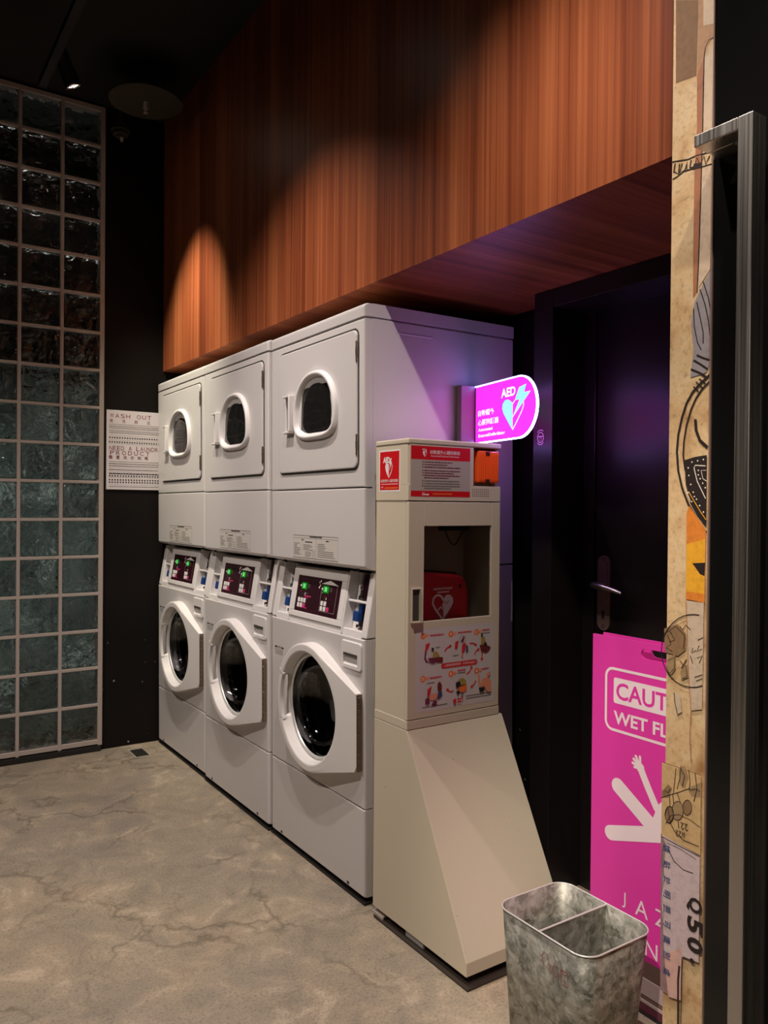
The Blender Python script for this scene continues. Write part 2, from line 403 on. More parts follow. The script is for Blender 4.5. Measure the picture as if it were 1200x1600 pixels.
# ------------------------------------------------------------------ printed graphics
_tc = {}
def glyphs(s, bold=0.0):
    key = (s, bold)
    if key in _tc: return _tc[key]
    c = bpy.data.curves.new('txt', 'FONT'); c.body = s; c.offset = bold; c.resolution_u = 3
    o = bpy.data.objects.new('txt', c); COL.objects.link(o)
    bpy.context.view_layer.update()
    dg = bpy.context.evaluated_depsgraph_get(); me = bpy.data.meshes.new_from_object(o.evaluated_get(dg))
    vs = [(v.co.x, v.co.y) for v in me.vertices]; fs = [tuple(p.vertices) for p in me.polygons]
    bpy.data.meshes.remove(me); bpy.data.objects.remove(o); bpy.data.curves.remove(c)
    _tc[key] = (vs, fs); return _tc[key]
class Print:
    """flat printing on a face: origin O, right U, up V, facing N; every layer lifts by a hair"""
    def __init__(s, O, U, V, N, lift=0.00006):
        s.O, s.U, s.V, s.N = Vector(O), Vector(U), Vector(V), Vector(N); s.lift = lift; s.mb = MB(); s.mats = []; s.z = 0.0003
    def m(s, name):
        if name not in s.mats: s.mats.append(name)
        s.mb.mi = s.mats.index(name)
    def P(s, u, v): return tuple(s.O + s.U * u + s.V * v + s.N * s.z)
    def layer(s): s.z += s.lift
    def poly(s, name, pts, step=1e-5): s.m(name); s.z += step; f = s.mb.face([s.P(*p) for p in pts]); return f
    def rect(s, name, u0, u1, v0, v1, step=1e-5): s.poly(name, [(u0, v0), (u1, v0), (u1, v1), (u0, v1)], step)
    def disc(s, name, u, v, r, r2=None, n=20): r2 = r2 or r; s.poly(name, [(u + r * math.cos(2 * PI * i / n), v + r2 * math.sin(2 * PI * i / n)) for i in range(n)])
    def line(s, name, pts, wd, closed=False):
        s.m(name); s.z += 1e-5; pts = [Vector(p) for p in pts]; n = len(pts); L = []; R = []
        for i in range(n):
            a = pts[(i - 1) % n] if (closed or i > 0) else pts[i]; b = pts[(i + 1) % n] if (closed or i < n - 1) else pts[i]
            d = (b - a); d = d.normalized() if d.length > 1e-9 else Vector((1, 0)); q = Vector((-d.y, d.x)) * wd / 2
            L.append(pts[i] + q); R.append(pts[i] - q)
        for i in range(n if closed else n - 1):
            j = (i + 1) % n; s.mb.face([s.P(*L[i]), s.P(*L[j]), s.P(*R[j]), s.P(*R[i])])
    def ring(s, name, u, v, r, wd, r2=None, n=28): r2 = r2 or r; s.line(name, [(u + r * math.cos(2 * PI * i / n), v + r2 * math.sin(2 * PI * i / n)) for i in range(n)], wd, True)
    def text(s, name, body, u0, v0, h, wid=None, bold=0.0, rot=0.0, center=False):
        """left-bottom at (u0, v0) unless center; h = height of the ink, wid = its width"""
        vs, fs = glyphs(body, bold)
        if not vs: return
        s.m(name); s.z += 1e-5
        x0 = min(v[0] for v in vs); x1 = max(v[0] for v in vs); y0 = min(v[1] for v in vs); y1 = max(v[1] for v in vs)
        ky = h / max(y1 - y0, 1e-6); kx = (wid / max(x1 - x0, 1e-6)) if wid else ky
        cr, sr = math.cos(rot), math.sin(rot); pts = []
        for x, y in vs:
            a, b = (x - x0) * kx, (y - y0) * ky
            if center: a -= (x1 - x0) * kx / 2; b -= (y1 - y0) * ky / 2
            pts.append(s.P(u0 + a * cr - b * sr, v0 + a * sr + b * cr))
        V = [s.mb.bm.verts.new(p) for p in pts]
        for f in fs:
            try: q = s.mb.bm.faces.new([V[i] for i in f]); q.material_index = s.mb.mi
            except ValueError: pass
    def spread(s, name, body, u0, u1, v0, h, bold=0.0):
        """letters spread evenly across u0..u1 like letterspaced print"""
        n = len(body); step = (u1 - u0) / n
        for i, ch in enumerate(body):
            if ch != ' ':
                wd = min(h * (0.25 if ch in "I!?'" else 0.95), step * 0.8)
                s.text(name, ch, u0 + step * (i + 0.5), v0 + h / 2, h, wd, bold, center=True)
    def fine(s, name, u0, u1, v, h, rnd, wmin=0.6, wmax=2.6, gap=0.7):
        """a row of print too small to read: dashes of word length"""
        u = u0
        while u < u1:
            L = h * rnd.uniform(wmin, wmax); e = min(u + L, u1); s.rect(name, u, e, v, v + h, 0); u = e + h * gap
    def build(s, name, parent=None):
        bm = s.mb.bm
        me = bpy.data.meshes.new(name)
        for f in bm.faces:
            f.normal_update()
            if f.normal.dot(s.N) < 0: f.normal_flip()
        bm.to_mesh(me); bm.free()
        for m in s.mats: me.materials.append(MATS[m])
        o = bpy.data.objects.new(name, me); COL.objects.link(o)
        if parent: o.parent = parent
        return o
def face_w(x): return ((x, 0, 0), (0, -1, 0), (0, 0, 1), (-1, 0, 0))     # faces the room (-x); u = -y
def face_s(y): return ((0, y, 0), (1, 0, 0), (0, 0, 1), (0, -1, 0))      # faces -y; u = x

WALLART = [('p','brown',0,[(1.0853,2.2618),(1.1357,2.2353),(1.1334,2.0915),(1.0875,2.0968)]),('p','tan2',0,[(1.1357,2.2353),(1.1755,2.2145),(1.1749,2.1571),(1.1509,2.13),(1.1488,2.0846),(1.1348,2.0909)]),('p','pale',0,[(1.1469,2.2295),(1.1755,2.2145),(1.1747,2.1716),(1.1475,2.1804)]),('l','ink',0.0018,[(1.1737,2.1469),(1.1602,2.1474),(1.1522,2.1367),(1.1497,2.1184),(1.1487,1.9846),(1.1462,1.8632),(1.1436,1.7413),(1.1404,1.6708)]),('p','rust',0,[(1.1348,2.0909),(1.1483,2.1165),(1.1473,1.9851),(1.1448,1.8636),(1.1422,1.7417),(1.1389,1.6736),(1.1321,1.6627),(1.131,1.7446),(1.1317,1.9049),(1.1362,1.9895)]),('p','pale',0,[(1.1511,2.1177),(1.1724,2.1439),(1.1684,1.9333),(1.1507,1.935)]),('p','pale',0,[(1.1497,1.9085),(1.1674,1.9071),(1.1687,1.7106),(1.143,1.68)]),('l','ink',0.0022,[(1.0807,1.944),(1.0983,1.9403),(1.1171,1.936),(1.1355,1.9368),(1.1521,1.9345),(1.1698,1.9328)]),('l','ink',0.0022,[(1.0826,1.9091),(1.0929,1.9107),(1.1073,1.9158),(1.1245,1.9148),(1.1469,1.9107),(1.1688,1.9091)]),('l','ink',0.003,[(1.0881,1.9389),(1.0854,1.9234),(1.0958,1.9148),(1.0984,1.9339)]),('l','ink',0.0025,[(1.1042,1.9331),(1.0987,1.9163),(1.1102,1.9173),(1.1157,1.9328),(1.1145,1.917)]),('l','ink',0.003,[(1.1243,1.9322),(1.1216,1.9183),(1.1329,1.9168),(1.1369,1.9326),(1.1441,1.9153),(1.1522,1.9296),(1.1565,1.9134),(1.1645,1.9263)]),('p','ink',0,[(1.13,1.9228),(1.1454,1.9198),(1.1469,1.9094),(1.1288,1.9121)]),('p','blue',0,[(1.1714,1.7124),(1.1527,1.6828),(1.135,1.6522),(1.1285,1.6152),(1.1348,1.5646),(1.1284,1.5098),(1.1631,1.515),(1.1736,1.5402)]),('l','ink',0.0022,[(1.1337,1.6426),(1.1356,1.6077),(1.143,1.5755),(1.1515,1.5594)]),('l','ink',0.0022,[(1.1406,1.6535),(1.1494,1.6174),(1.1553,1.5918),(1.1555,1.571)]),('l','ink',0.0022,[(1.1472,1.6767),(1.1587,1.6449),(1.1659,1.6142),(1.1704,1.5831)]),('l','ink',0.0022,[(1.154,1.6898),(1.1653,1.6568),(1.1725,1.6251)]),('l','ink',0.004,[(1.1419,1.5511),(1.1573,1.5426),(1.171,1.537)]),('l','ink',0.004,[(1.1351,1.5423),(1.1519,1.5312),(1.1658,1.5207)]),('l','ink',0.004,[(1.1296,1.5257),(1.1494,1.5156),(1.1632,1.5065)]),('l','ink',0.0045,[(1.1713,1.5102),(1.1524,1.4969),(1.1345,1.4818),(1.1206,1.4609),(1.1109,1.4344),(1.1026,1.3998),(1.1001,1.3685),(1.1035,1.3305),(1.1127,1.2964),(1.1274,1.2638),(1.1475,1.2343),(1.1671,1.2103)]),('l','ink',0.0035,[(1.1701,1.4971),(1.1553,1.4855),(1.1416,1.4686),(1.1307,1.4475),(1.1211,1.4172),(1.1158,1.3864),(1.1147,1.3589),(1.1194,1.33)]),('l','ink',0.003,[(1.1412,1.4995),(1.1553,1.4867)]),('l','ink',0.003,[(1.1481,1.5047),(1.162,1.4932)]),('l','ink',0.003,[(1.1357,1.4915),(1.1471,1.4803)]),('l','ink',0.006,[(1.1408,1.428),(1.1425,1.4069),(1.1511,1.3866),(1.1677,1.3722)]),('p','ink',0,[(1.1177,1.35),(1.1403,1.3552),(1.1665,1.3577),(1.167,1.2201),(1.1474,1.2417),(1.1317,1.2663),(1.1212,1.3037)]),('l','white',0.0018,[(1.1641,1.3371),(1.142,1.3391),(1.1392,1.3343),(1.1465,1.3082),(1.1649,1.2749)]),('l','white',0.0012,[(1.1656,1.3285),(1.1546,1.3288),(1.1589,1.3128),(1.1672,1.3077)]),('l','white',0.0012,[(1.1045,1.3682),(1.1093,1.3303),(1.1214,1.2925),(1.133,1.2688)]),('d','white',0.0016,[(1.1265,1.3347)]),('d','white',0.0016,[(1.1281,1.3198)]),('d','white',0.0016,[(1.1326,1.3023)]),('d','white',0.0016,[(1.1384,1.2873)]),('d','white',0.0016,[(1.1456,1.2737)]),('d','white',0.0016,[(1.1527,1.2614)]),('d','white',0.0016,[(1.1611,1.2492)]),('d','white',0.0016,[(1.1349,1.3456)]),('d','white',0.0016,[(1.1474,1.3475)]),('d','white',0.0016,[(1.1598,1.3494)]),('d','white',0.0016,[(1.1491,1.329)]),('d','white',0.0016,[(1.1492,1.3204)]),('d','white',0.0016,[(1.1534,1.3129)]),('d','white',0.0016,[(1.159,1.3042)]),('d','white',0.0016,[(1.1646,1.2956)]),('d','white',0.0016,[(1.1271,1.2862)]),('d','white',0.0016,[(1.1359,1.2688)]),('d','white',0.0016,[(1.1414,1.2787)]),('p','orange',0,[(1.1248,1.2463),(1.1303,1.2613),(1.1475,1.2392),(1.167,1.2152),(1.1662,1.0761),(1.1256,1.0793)]),('p','yellow',0,[(1.1256,1.1865),(1.1659,1.1981),(1.1659,1.0932),(1.1254,1.0942)]),('l','yellow',0.0016,[(1.1285,1.2887),(1.1386,1.2737),(1.1556,1.2492),(1.1668,1.2347)]),('p','ink',0,[(1.1388,1.15),(1.1665,1.153),(1.1655,1.1273),(1.1558,1.1302)]),('p','grey',0,[(1.1271,1.0769),(1.1648,1.076),(1.1634,0.8726),(1.1384,0.8647),(1.133,0.9507)]),('l','rust',0.0016,[(1.1257,1.0743),(1.1291,1.031),(1.1332,0.9383),(1.1398,0.865),(1.1376,0.8148),(1.1411,0.766)]),('p','leaf',0,[(1.0766,1.0153),(1.1075,1.0282),(1.1265,1.012),(1.1269,0.9808),(1.1084,0.9653),(1.0787,0.9695)]),('p','leaf2',0,[(1.0834,0.9549),(1.1025,0.9682),(1.1044,0.9394),(1.0942,0.9262),(1.0822,0.9342)]),('p','leaf2',0,[(1.1202,0.9484),(1.1316,0.9529),(1.1333,0.9283),(1.1177,0.9204),(1.1146,0.9349)]),('l','ink',0.0018,[(1.0843,1.0035),(1.0934,0.987),(1.0816,0.9776),(1.0966,0.9723)]),('l','ink',0.0018,[(1.0901,1.012),(1.1021,0.9959),(1.0889,0.9902)]),('l','ink',0.0018,[(1.1143,0.9575),(1.1231,0.9489),(1.1286,0.9624),(1.1174,0.9429)]),('l','ink',0.0018,[(1.1134,1.0252),(1.1193,1.0185),(1.1263,1.0294),(1.1363,1.0208)]),('l','ink',0.0022,[(1.1643,0.9179),(1.1529,0.9129),(1.141,0.91),(1.129,0.9091),(1.1173,0.9105),(1.1062,0.914),(1.0961,0.9197),(1.0874,0.9273),(1.0803,0.9367),(1.0751,0.9476),(1.0721,0.9595),(1.0712,0.9721),(1.0726,0.985),(1.0762,0.9977),(1.0819,1.0099),(1.0894,1.021),(1.0985,1.0308),(1.1089,1.0389),(1.1201,1.0452),(1.132,1.0494),(1.144,1.0514),(1.1557,1.0514)]),('l','ink',0.0015,[(1.1533,1.0034),(1.1643,1.0099)]),('l','ink',0.0015,[(1.1562,0.994),(1.1509,0.9809),(1.1618,0.9875)]),('l','ink',0.0015,[(1.1424,0.987),(1.1397,0.9766),(1.1494,0.9831)]),('l','ink',0.0015,[(1.1524,0.9688),(1.1634,0.9755),(1.1567,0.9597)]),('l','ink',0.0015,[(1.1473,0.9309),(1.1639,0.9389)]),('l','ink',0.0015,[(1.1502,0.9241),(1.164,0.9315)]),('l','ink',0.0015,[(1.137,0.9712),(1.1428,0.9573)]),('p','grey',0,[(1.1035,0.8912),(1.1151,0.8948),(1.1199,0.8581),(1.1099,0.8509),(1.1053,0.87)]),('l','ink',0.0018,[(1.102,0.8921),(1.1037,0.8748),(1.1099,0.8521)]),('p','card',0,[(1.0757,0.7481),(1.1636,0.7465),(1.1643,0.5933),(1.0761,0.6016)]),('l','ink',0.0008,[(1.0757,0.7481),(1.1113,0.7478),(1.1636,0.7465)]),('p','leaf2',0,[(1.1142,0.7461),(1.1285,0.7551),(1.1373,0.7339),(1.1291,0.7102),(1.1175,0.7155)]),('p','leaf2',0,[(1.1348,0.712),(1.1624,0.7326),(1.1628,0.7033),(1.1434,0.6997)]),('p','leaf',0,[(1.0765,0.6892),(1.0912,0.7077),(1.1002,0.7015),(1.0916,0.681),(1.0766,0.6776)]),('l','ink',0.0016,[(1.0751,0.6759),(1.0974,0.6892),(1.1177,0.7005),(1.1404,0.7149)]),('l','ink',0.0016,[(1.1199,0.7527),(1.1174,0.7268),(1.1118,0.705)]),('l','ink',0.0016,[(1.1371,0.75),(1.1402,0.726),(1.139,0.7108)]),('l','ink',0.0016,[(1.1084,0.7444),(1.1059,0.7159),(1.1032,0.6948)]),('l','ink',0.0016,[(1.1512,0.7466),(1.1557,0.7183),(1.1491,0.6916)]),('l','ink',0.0016,[(1.0945,0.687),(1.0963,0.6621)]),('l','ink',0.0016,[(1.1018,0.6918),(1.105,0.67)]),('l','ink',0.0016,[(1.1119,0.6975),(1.1209,0.6776)]),('p','leaf',0,[(1.1052,0.6524),(1.1043,0.6449),(1.1016,0.6382),(1.0975,0.6337),(1.0929,0.6321),(1.0887,0.6339),(1.0857,0.6387),(1.0846,0.6455),(1.0855,0.6531),(1.0883,0.6598),(1.0924,0.6643),(1.097,0.6658),(1.1012,0.6639),(1.1041,0.6591)]),('p','leaf2',0,[(1.1268,0.667),(1.1256,0.6584),(1.1221,0.6507),(1.117,0.6454),(1.1112,0.6434),(1.1059,0.6453),(1.1022,0.6507),(1.1007,0.6585),(1.1019,0.6671),(1.1055,0.6749),(1.1107,0.6802),(1.1165,0.682),(1.1218,0.6801),(1.1254,0.6747)]),('p','leaf',0,[(1.1451,0.6791),(1.1442,0.6724),(1.1415,0.6663),(1.1376,0.6622),(1.1332,0.6607),(1.1292,0.6623),(1.1264,0.6666),(1.1253,0.6728),(1.1262,0.6796),(1.1289,0.6856),(1.1328,0.6898),(1.1372,0.6912),(1.1412,0.6896),(1.144,0.6853)]),('l','ink',0.0016,[(1.0846,0.643),(1.0903,0.6628),(1.1006,0.6661),(1.1053,0.6498),(1.0967,0.6317),(1.0878,0.6312)]),('l','ink',0.0013,[(1.0863,0.6282),(1.0979,0.6474),(1.1154,0.6557),(1.1412,0.6543),(1.1636,0.647)]),('l','ink',0.0016,[(1.0918,0.6607),(1.0966,0.6342),(1.1071,0.6201),(1.1276,0.6096),(1.1613,0.6094)]),('l','ink',0.0011,[(1.1052,0.6524),(1.104,0.6437),(1.1003,0.6364),(1.0952,0.6325),(1.09,0.6329),(1.0861,0.6377),(1.0846,0.6455),(1.0859,0.6543),(1.0896,0.6616),(1.0947,0.6655),(1.0999,0.6649),(1.1038,0.6601),(1.1052,0.6524)]),('l','ink',0.0011,[(1.1268,0.667),(1.1252,0.6571),(1.1206,0.6486),(1.1141,0.6439),(1.1075,0.6443),(1.1026,0.6496),(1.1007,0.6585),(1.1024,0.6685),(1.1071,0.677),(1.1136,0.6816),(1.1201,0.6811),(1.1249,0.6758),(1.1268,0.667)]),('l','ink',0.0011,[(1.1451,0.6791),(1.1439,0.6713),(1.1403,0.6647),(1.1354,0.6611),(1.1304,0.6614),(1.1267,0.6657),(1.1253,0.6728),(1.1265,0.6807),(1.1301,0.6873),(1.135,0.6909),(1.14,0.6904),(1.1437,0.6861),(1.1451,0.6791)]),('l','ink',0.0013,[(1.12,0.7477),(1.1287,0.7351),(1.1233,0.7135)]),('l','ink',0.0013,[(1.1404,0.7112),(1.1543,0.7179),(1.1627,0.7155)]),('l','ink',0.0013,[(1.0824,0.6936),(1.0914,0.6912),(1.0972,0.7006)]),('l','ink',0.0013,[(1.0783,1.0053),(1.1047,1.0241),(1.1251,1.0093),(1.1226,0.9814)]),('l','ink',0.0013,[(1.0879,0.9531),(1.1026,0.9631),(1.1029,0.9404),(1.0912,0.9282),(1.0836,0.9421)]),('l','ink',0.0013,[(1.1174,0.9429),(1.1288,0.9499),(1.1319,0.9305),(1.1205,0.9234)]),('p','lilac',0,[(1.0776,0.6034),(1.1643,0.5921),(1.1642,0.388),(1.1291,0.3822),(1.1231,0.2962),(1.0983,0.2883),(1.0875,0.316),(1.0799,0.3225)]),('p','pink',0,[(1.0868,0.367),(1.1261,0.3983),(1.1269,0.3359),(1.126,0.2952),(1.0983,0.2883),(1.086,0.3152)]),('p','mauve',0,[(1.0761,0.6067),(1.0883,0.588),(1.0793,0.4792),(1.0885,0.355),(1.0967,0.2926),(1.0787,0.2923)]),('l','ink',0.0016,[(1.0777,0.5995),(1.1133,0.5957),(1.1643,0.5908)]),('l','ink',0.0018,[(1.0929,0.5807),(1.1079,0.5608),(1.1283,0.5523),(1.1509,0.5537)]),('l','ink',0.0009,[(1.0913,0.5916),(1.1221,0.5901),(1.1561,0.5828)]),('l','ink',0.0007,[(1.0824,0.5833),(1.0783,0.5496),(1.0862,0.5206),(1.0792,0.4856),(1.0856,0.4562),(1.0816,0.416)]),('l','ink',0.0042,[(1.1222,0.3612),(1.1197,0.3323),(1.1209,0.2446)]),('l','ink',0.0014,[(1.1277,0.3815),(1.1269,0.3359),(1.1266,0.2478)]),('l','ink',0.0009,[(1.1291,0.3834),(1.1643,0.3868)])]
WALLCJK = [('請', 1.0907, 0.5799), ('貼', 1.0911, 0.5481), ('於', 1.0915, 0.5176), ('明', 1.0919, 0.4896), ('顯', 1.0923, 0.4604), ('可', 1.0927, 0.4299), ('識', 1.0931, 0.3994), ('別', 1.0935, 0.3689), ('處', 1.0939, 0.3359)]
WALLBIG = [('Q', 1.1559, 0.4939), ('5', 1.1578, 0.4552), ('0', 1.1583, 0.4172), ('.', 1.1504, 0.385)]
WALLSM = [('221', 1.1272, 0.6371), ('#22', 1.1217, 0.6201)]
def settle(root):
    """children were modelled in room coordinates: keep them there under a root that stands at its own base"""
    inv = root.matrix_basis.inverted()
    for c in root.children: c.matrix_parent_inverse = inv
def struct(name, mb, m, parent=None):
    o = mb.build(name, m, parent)
    if parent is None: tag(o, kind='structure')
    return o
WB = 2.055      # far wall plane
SOF = 1.957     # underside of the wooden bulkhead
CEIL = 3.27
WFAS = -0.007   # front of the wooden bulkhead
DP = 0.65       # door plane

# ------------------------------------------------------------------ room shell
b = MB(); b.box(-4.2, 1.2, -4.6, 2.6, -0.06, 0.0); struct('floor', b, 'concrete_floor')
b = MB(); b.box(-4.2, 1.2, -4.6, 3.4, CEIL, CEIL + 0.08); struct('ceiling', b, 'black_ceiling')
b = MB(); b.box(-0.320, 0.64, WB + 0.012, WB + 0.12, 0.0, CEIL); b.box(-4.2, -1.30, WB, WB + 0.12, 0.0, CEIL); struct('wall_back', b, 'black_wall_paint')
b = MB(); b.box(-4.3, -4.2, -4.6, 2.6, 0, CEIL); struct('wall_left', b, 'dark_room_paint')
b = MB(); b.box(-4.2, 1.2, -4.7, -4.6, 0, CEIL); struct('wall_front', b, 'dark_room_paint')
b = MB(); b.box(0.64, 0.72, -0.18, WB + 0.012, 0, SOF); struct('wall_recess', b, 'black_wall_paint')
b = MB(); b.box(WFAS, 0.72, -1.079, WB + 0.012, SOF, CEIL); struct('wall_right', b, 'wood_veneer')
# black post, header and door of the recess
b = MB(); b.box(0.498, 0.655, -0.265, -0.18, 0, SOF - 0.001, 0.002); po = struct('trim_1', b, 'black_door_paint')
b = MB(); b.box(0.498, 0.655, -1.078, -0.266, 1.897, SOF - 0.001, 0.002); struct('trim_2', b, 'black_door_paint')
d1 = tag(empty('door_1', (0.69, -0.70, 0)), kind='structure')
b = MB()
b.box(0.645, 0.70, -0.313, -0.266, 0.0, 1.965, 0.002); b.box(0.645, 0.70, -1.078, -1.04, 0.0, 1.965, 0.002); b.box(0.645, 0.70, -1.04, -0.313, 1.925, 1.965, 0.002)
b.build('door_frame', 'black_door_paint', d1)
b = MB(); b.box(0.655, 0.69, -1.038, -0.308, 0.006, 1.922, 0.002); b.build('door_leaf', 'black_door_paint', d1)
b = MB()
b.loft([at_x(rrect(-0.352, 0.981, 0.049, 0.242, 0.024), x) for x in (0.655, 0.648)], cap1=True, smooth=False)
b.loft([at_x(rrect(-0.352, 1.02, 0.036, 0.13, 0.017), x) for x in (0.648, 0.6455)], cap1=True, smooth=False)
pl = b.build('handle_plate', 'bronze_plate', d1)
b = MB(); b.tube([(0.648, -0.352, 1.006), (0.62, -0.352, 1.007), (0.604, -0.353, 1.008)], [0.009, 0.009, 0.010])
b.tube([(0.606, -0.345, 1.009), (0.598, -0.365, 1.009), (0.598, -0.40, 1.005), (0.600, -0.44, 0.998), (0.602, -0.462, 0.992)], [0.011, 0.012, 0.009, 0.007, 0.005])
b.build('lever', 'brushed_steel', pl)
p = Print(*face_w(0.648)); p.z = 0.0012; p.disc('print_black', 0.352, 0.905, 0.006, 0.009); p.disc('print_black', 0.352, 0.918, 0.007)
p.ring('print_black', 0.352, 0.874, 0.005, 0.0015); p.ring('print_black', 0.352, 1.09, 0.006, 0.0015); p.build('keyhole', pl)
settle(d1)
# small round emblem on the post
p = Print(*face_w(0.498)); u0, v0 = 0.214, 1.483
p.ring('notice_plum', u0, v0, 0.0135, 0.0028, 0.0165); p.rect('notice_plum', u0 - 0.010, u0 + 0.010, v0 + 0.001, v0 + 0.005)
p.ring('notice_plum', u0, v0 - 0.006, 0.005, 0.001)
p.line('notice_plum', [(u0 - 0.014, v0 + 0.017), (u0 - 0.006, v0 + 0.0235), (u0 + 0.006, v0 + 0.024), (u0 + 0.012, v0 + 0.020)], 0.003)
p.line('notice_plum', [(u0 - 0.013, v0 - 0.017), (u0 - 0.005, v0 - 0.023), (u0 + 0.006, v0 - 0.023), (u0 + 0.013, v0 - 0.016)], 0.003)
MATS['notice_plum'].node_tree.nodes['Principled BSDF'].inputs['Base Color'].default_value = srgb(120, 35, 62)
o = p.build('emblem_sticker'); tag(o, 'small round pale emblem sticker on the black post beside the door', 'sticker')
o.data.materials[0] = mat('emblem_print', (0.62, 0.50, 0.62), 0.5)

# glass block window
win = tag(empty('window_1', (-0.80, WB, 0)), kind='structure')
PX, PZ, X0, Z0, NCOL, NROW = 0.1925, 0.188, -0.3255, 0.047, 5, 17
b = MB()
XL = X0 - PX * NCOL
ZT = Z0 + PZ * NROW
for i in range(NCOL + 1):
    x = X0 - PX * i; hw = 0.0115 if i in (0, NCOL) else 0.0082
    b.box(x - hw, x + hw, WB - 0.008, WB + 0.085, 0.030, ZT + 0.012, 0.002, 1)
for k in range(NROW + 1):
    z = Z0 + PZ * k; hw = 0.012 if k in (0, NROW) else 0.0075
    b.box(XL, X0, WB - 0.0075, WB + 0.0845, z - hw, z + hw, 0.002, 1)
b.build('grout_grid', 'grout', win)
def block_mesh():
    b = MB(); W, H = PX - 0.0165, PZ - 0.0152
    R = [rrect(0, 0, W - 2 * i, H - 2 * i, 0.016) for i in (0, 0, 0.003, 0.009)]
    ys = (0.075, 0.010, 0.004, 0.0025)
    rings = [[(p[0], y, p[1]) for p in r] for r, y in zip(R, ys)]
    back = [[(p[0], 0.080, p[1]) for p in R[3]]]
    b.loft([back[0]] + rings, cap0=True, cap1=True, smooth=False)
    bmesh.ops.remove_doubles(b.bm, verts=b.bm.verts, dist=1e-5)
    return b.build('glass_block', 'block_glass', win)
proto = block_mesh()
for i in range(NCOL):
    for k in range(NROW):
        o = proto if (i, k) == (0, 0) else proto.copy()
        if o is not proto: COL.objects.link(o); o.parent = win
        o.location = (X0 - PX * (i + 0.5), WB - 0.002, Z0 + PZ * (k + 0.5))
        o.rotation_euler = (0, 0, 0)
settle(win)
b = MB(); b.box(-1.30, -0.320, WB - 0.012, WB + 0.09, 0.0, 0.029, 0.002); struct('baseboard_back', b, 'black_rubber')
# room beyond the glass blocks: shoulder-high translucent board, an added lamp behind it
b = MB(); b.box(-1.6, 0.2, 2.42, 2.46, 0.0, 1.93); struct('wall_beyond', b, 'backroom_board')
b = MB(); b.box(-1.9, 0.4, 3.3, 3.36, 0.0, CEIL); b.box(-1.9, -1.84, 2.15, 3.3, 0, CEIL); b.box(0.34, 0.40, 2.15, 3.3, 0, CEIL); struct('wall_far', b, 'black_ceiling')
b = MB(); b.box(-1.9, 0.4, 2.6, 3.36, -0.06, 0.0); struct('floor_beyond', b, 'black_ceiling')
ld = bpy.data.lights.new('added_backlight', 'AREA'); ld.energy = BACK_ROOM; ld.shape = 'RECTANGLE'; ld.size = 1.3; ld.size_y = 1.5; ld.color = (1.0, 0.99, 0.93)  # added area lamp that makes the board glow from behind
lo = bpy.data.objects.new('added_backlight', ld); COL.objects.link(lo); lo.location = (-0.75, 2.72, 0.95); lo.rotation_euler = (math.radians(-90), 0, 0)

# wallpapered pier and black door leaf at right
pier = MB(); pier.box(-0.010, 0.70, -1.172, -1.080, 0, CEIL, 0.001, 1); pier = struct('wall_pier', pier, 'wallpaper')
p = Print(*face_w(-0.010), lift=0.00004)
for kind, c, wd, pts in WALLART:
    nm = 'wallpaper_' + c; p.layer()
    if kind == 'p': p.poly(nm, pts)
    elif kind == 'l': p.line(nm, pts, wd)
    else: p.disc(nm, pts[0][0], pts[0][1], wd, n=10)
for ch, u, v in WALLCJK: p.layer(); p.text('print_blue', ch, u, v, 0.0165, 0.014, 0.012, rot=-PI / 2, center=True)
for ch, u, v in WALLBIG: p.layer(); p.text('wallpaper_ink', ch, u - (0.002 if ch != '.' else 0), v, 0.034 if ch != '.' else 0.010, 0.029 if ch != '.' else 0.010, 0.035, rot=-PI / 2, center=True)
for ch, u, v in WALLSM: p.layer(); p.text('wallpaper_ink', ch, u, v, 0.013, 0.022, 0.0, rot=PI * 1.02, center=True)
p.build('wallpaper_print', pier)
d2 = tag(empty('door_2', (0.0, -1.9, 0)), kind='structure')
b = MB(); b.box(-0.014, 0.035, -2.60, -1.1760, 0.01, CEIL - 0.02, 0.002, 1); b.build('door_leaf', 'black_gloss', d2)
b = MB(); b.box(-0.016, 0.036, -1.1758, -1.1725, 0.0, CEIL - 0.02, 0.0005, 1); b.build('edge_seal', 'board_brown', d2)
settle(d2)
hd = empty('door_pull_handle', (-0.014, -1.28, 0.12), 'long rectangular brushed steel pull handle on the black door leaf at right', 'door handle', rot=(0, 0, 0))
b = MB()
b.box(-0.090, -0.050, -1.300, -1.272, 0.10, 1.934, 0.0015)
b.build('grip_bar', 'brushed_steel', hd)
for z in (1.912, 0.10):
    b = MB(); b.box(-0.090, -0.050, -1.2715, -1.186, z, z + 0.022, 0.0015); b.box(-0.0495, -0.0145, -1.236, -1.186, z, z + 0.022, 0.0015); b.build('standoff', 'brushed_steel', hd)
settle(hd)

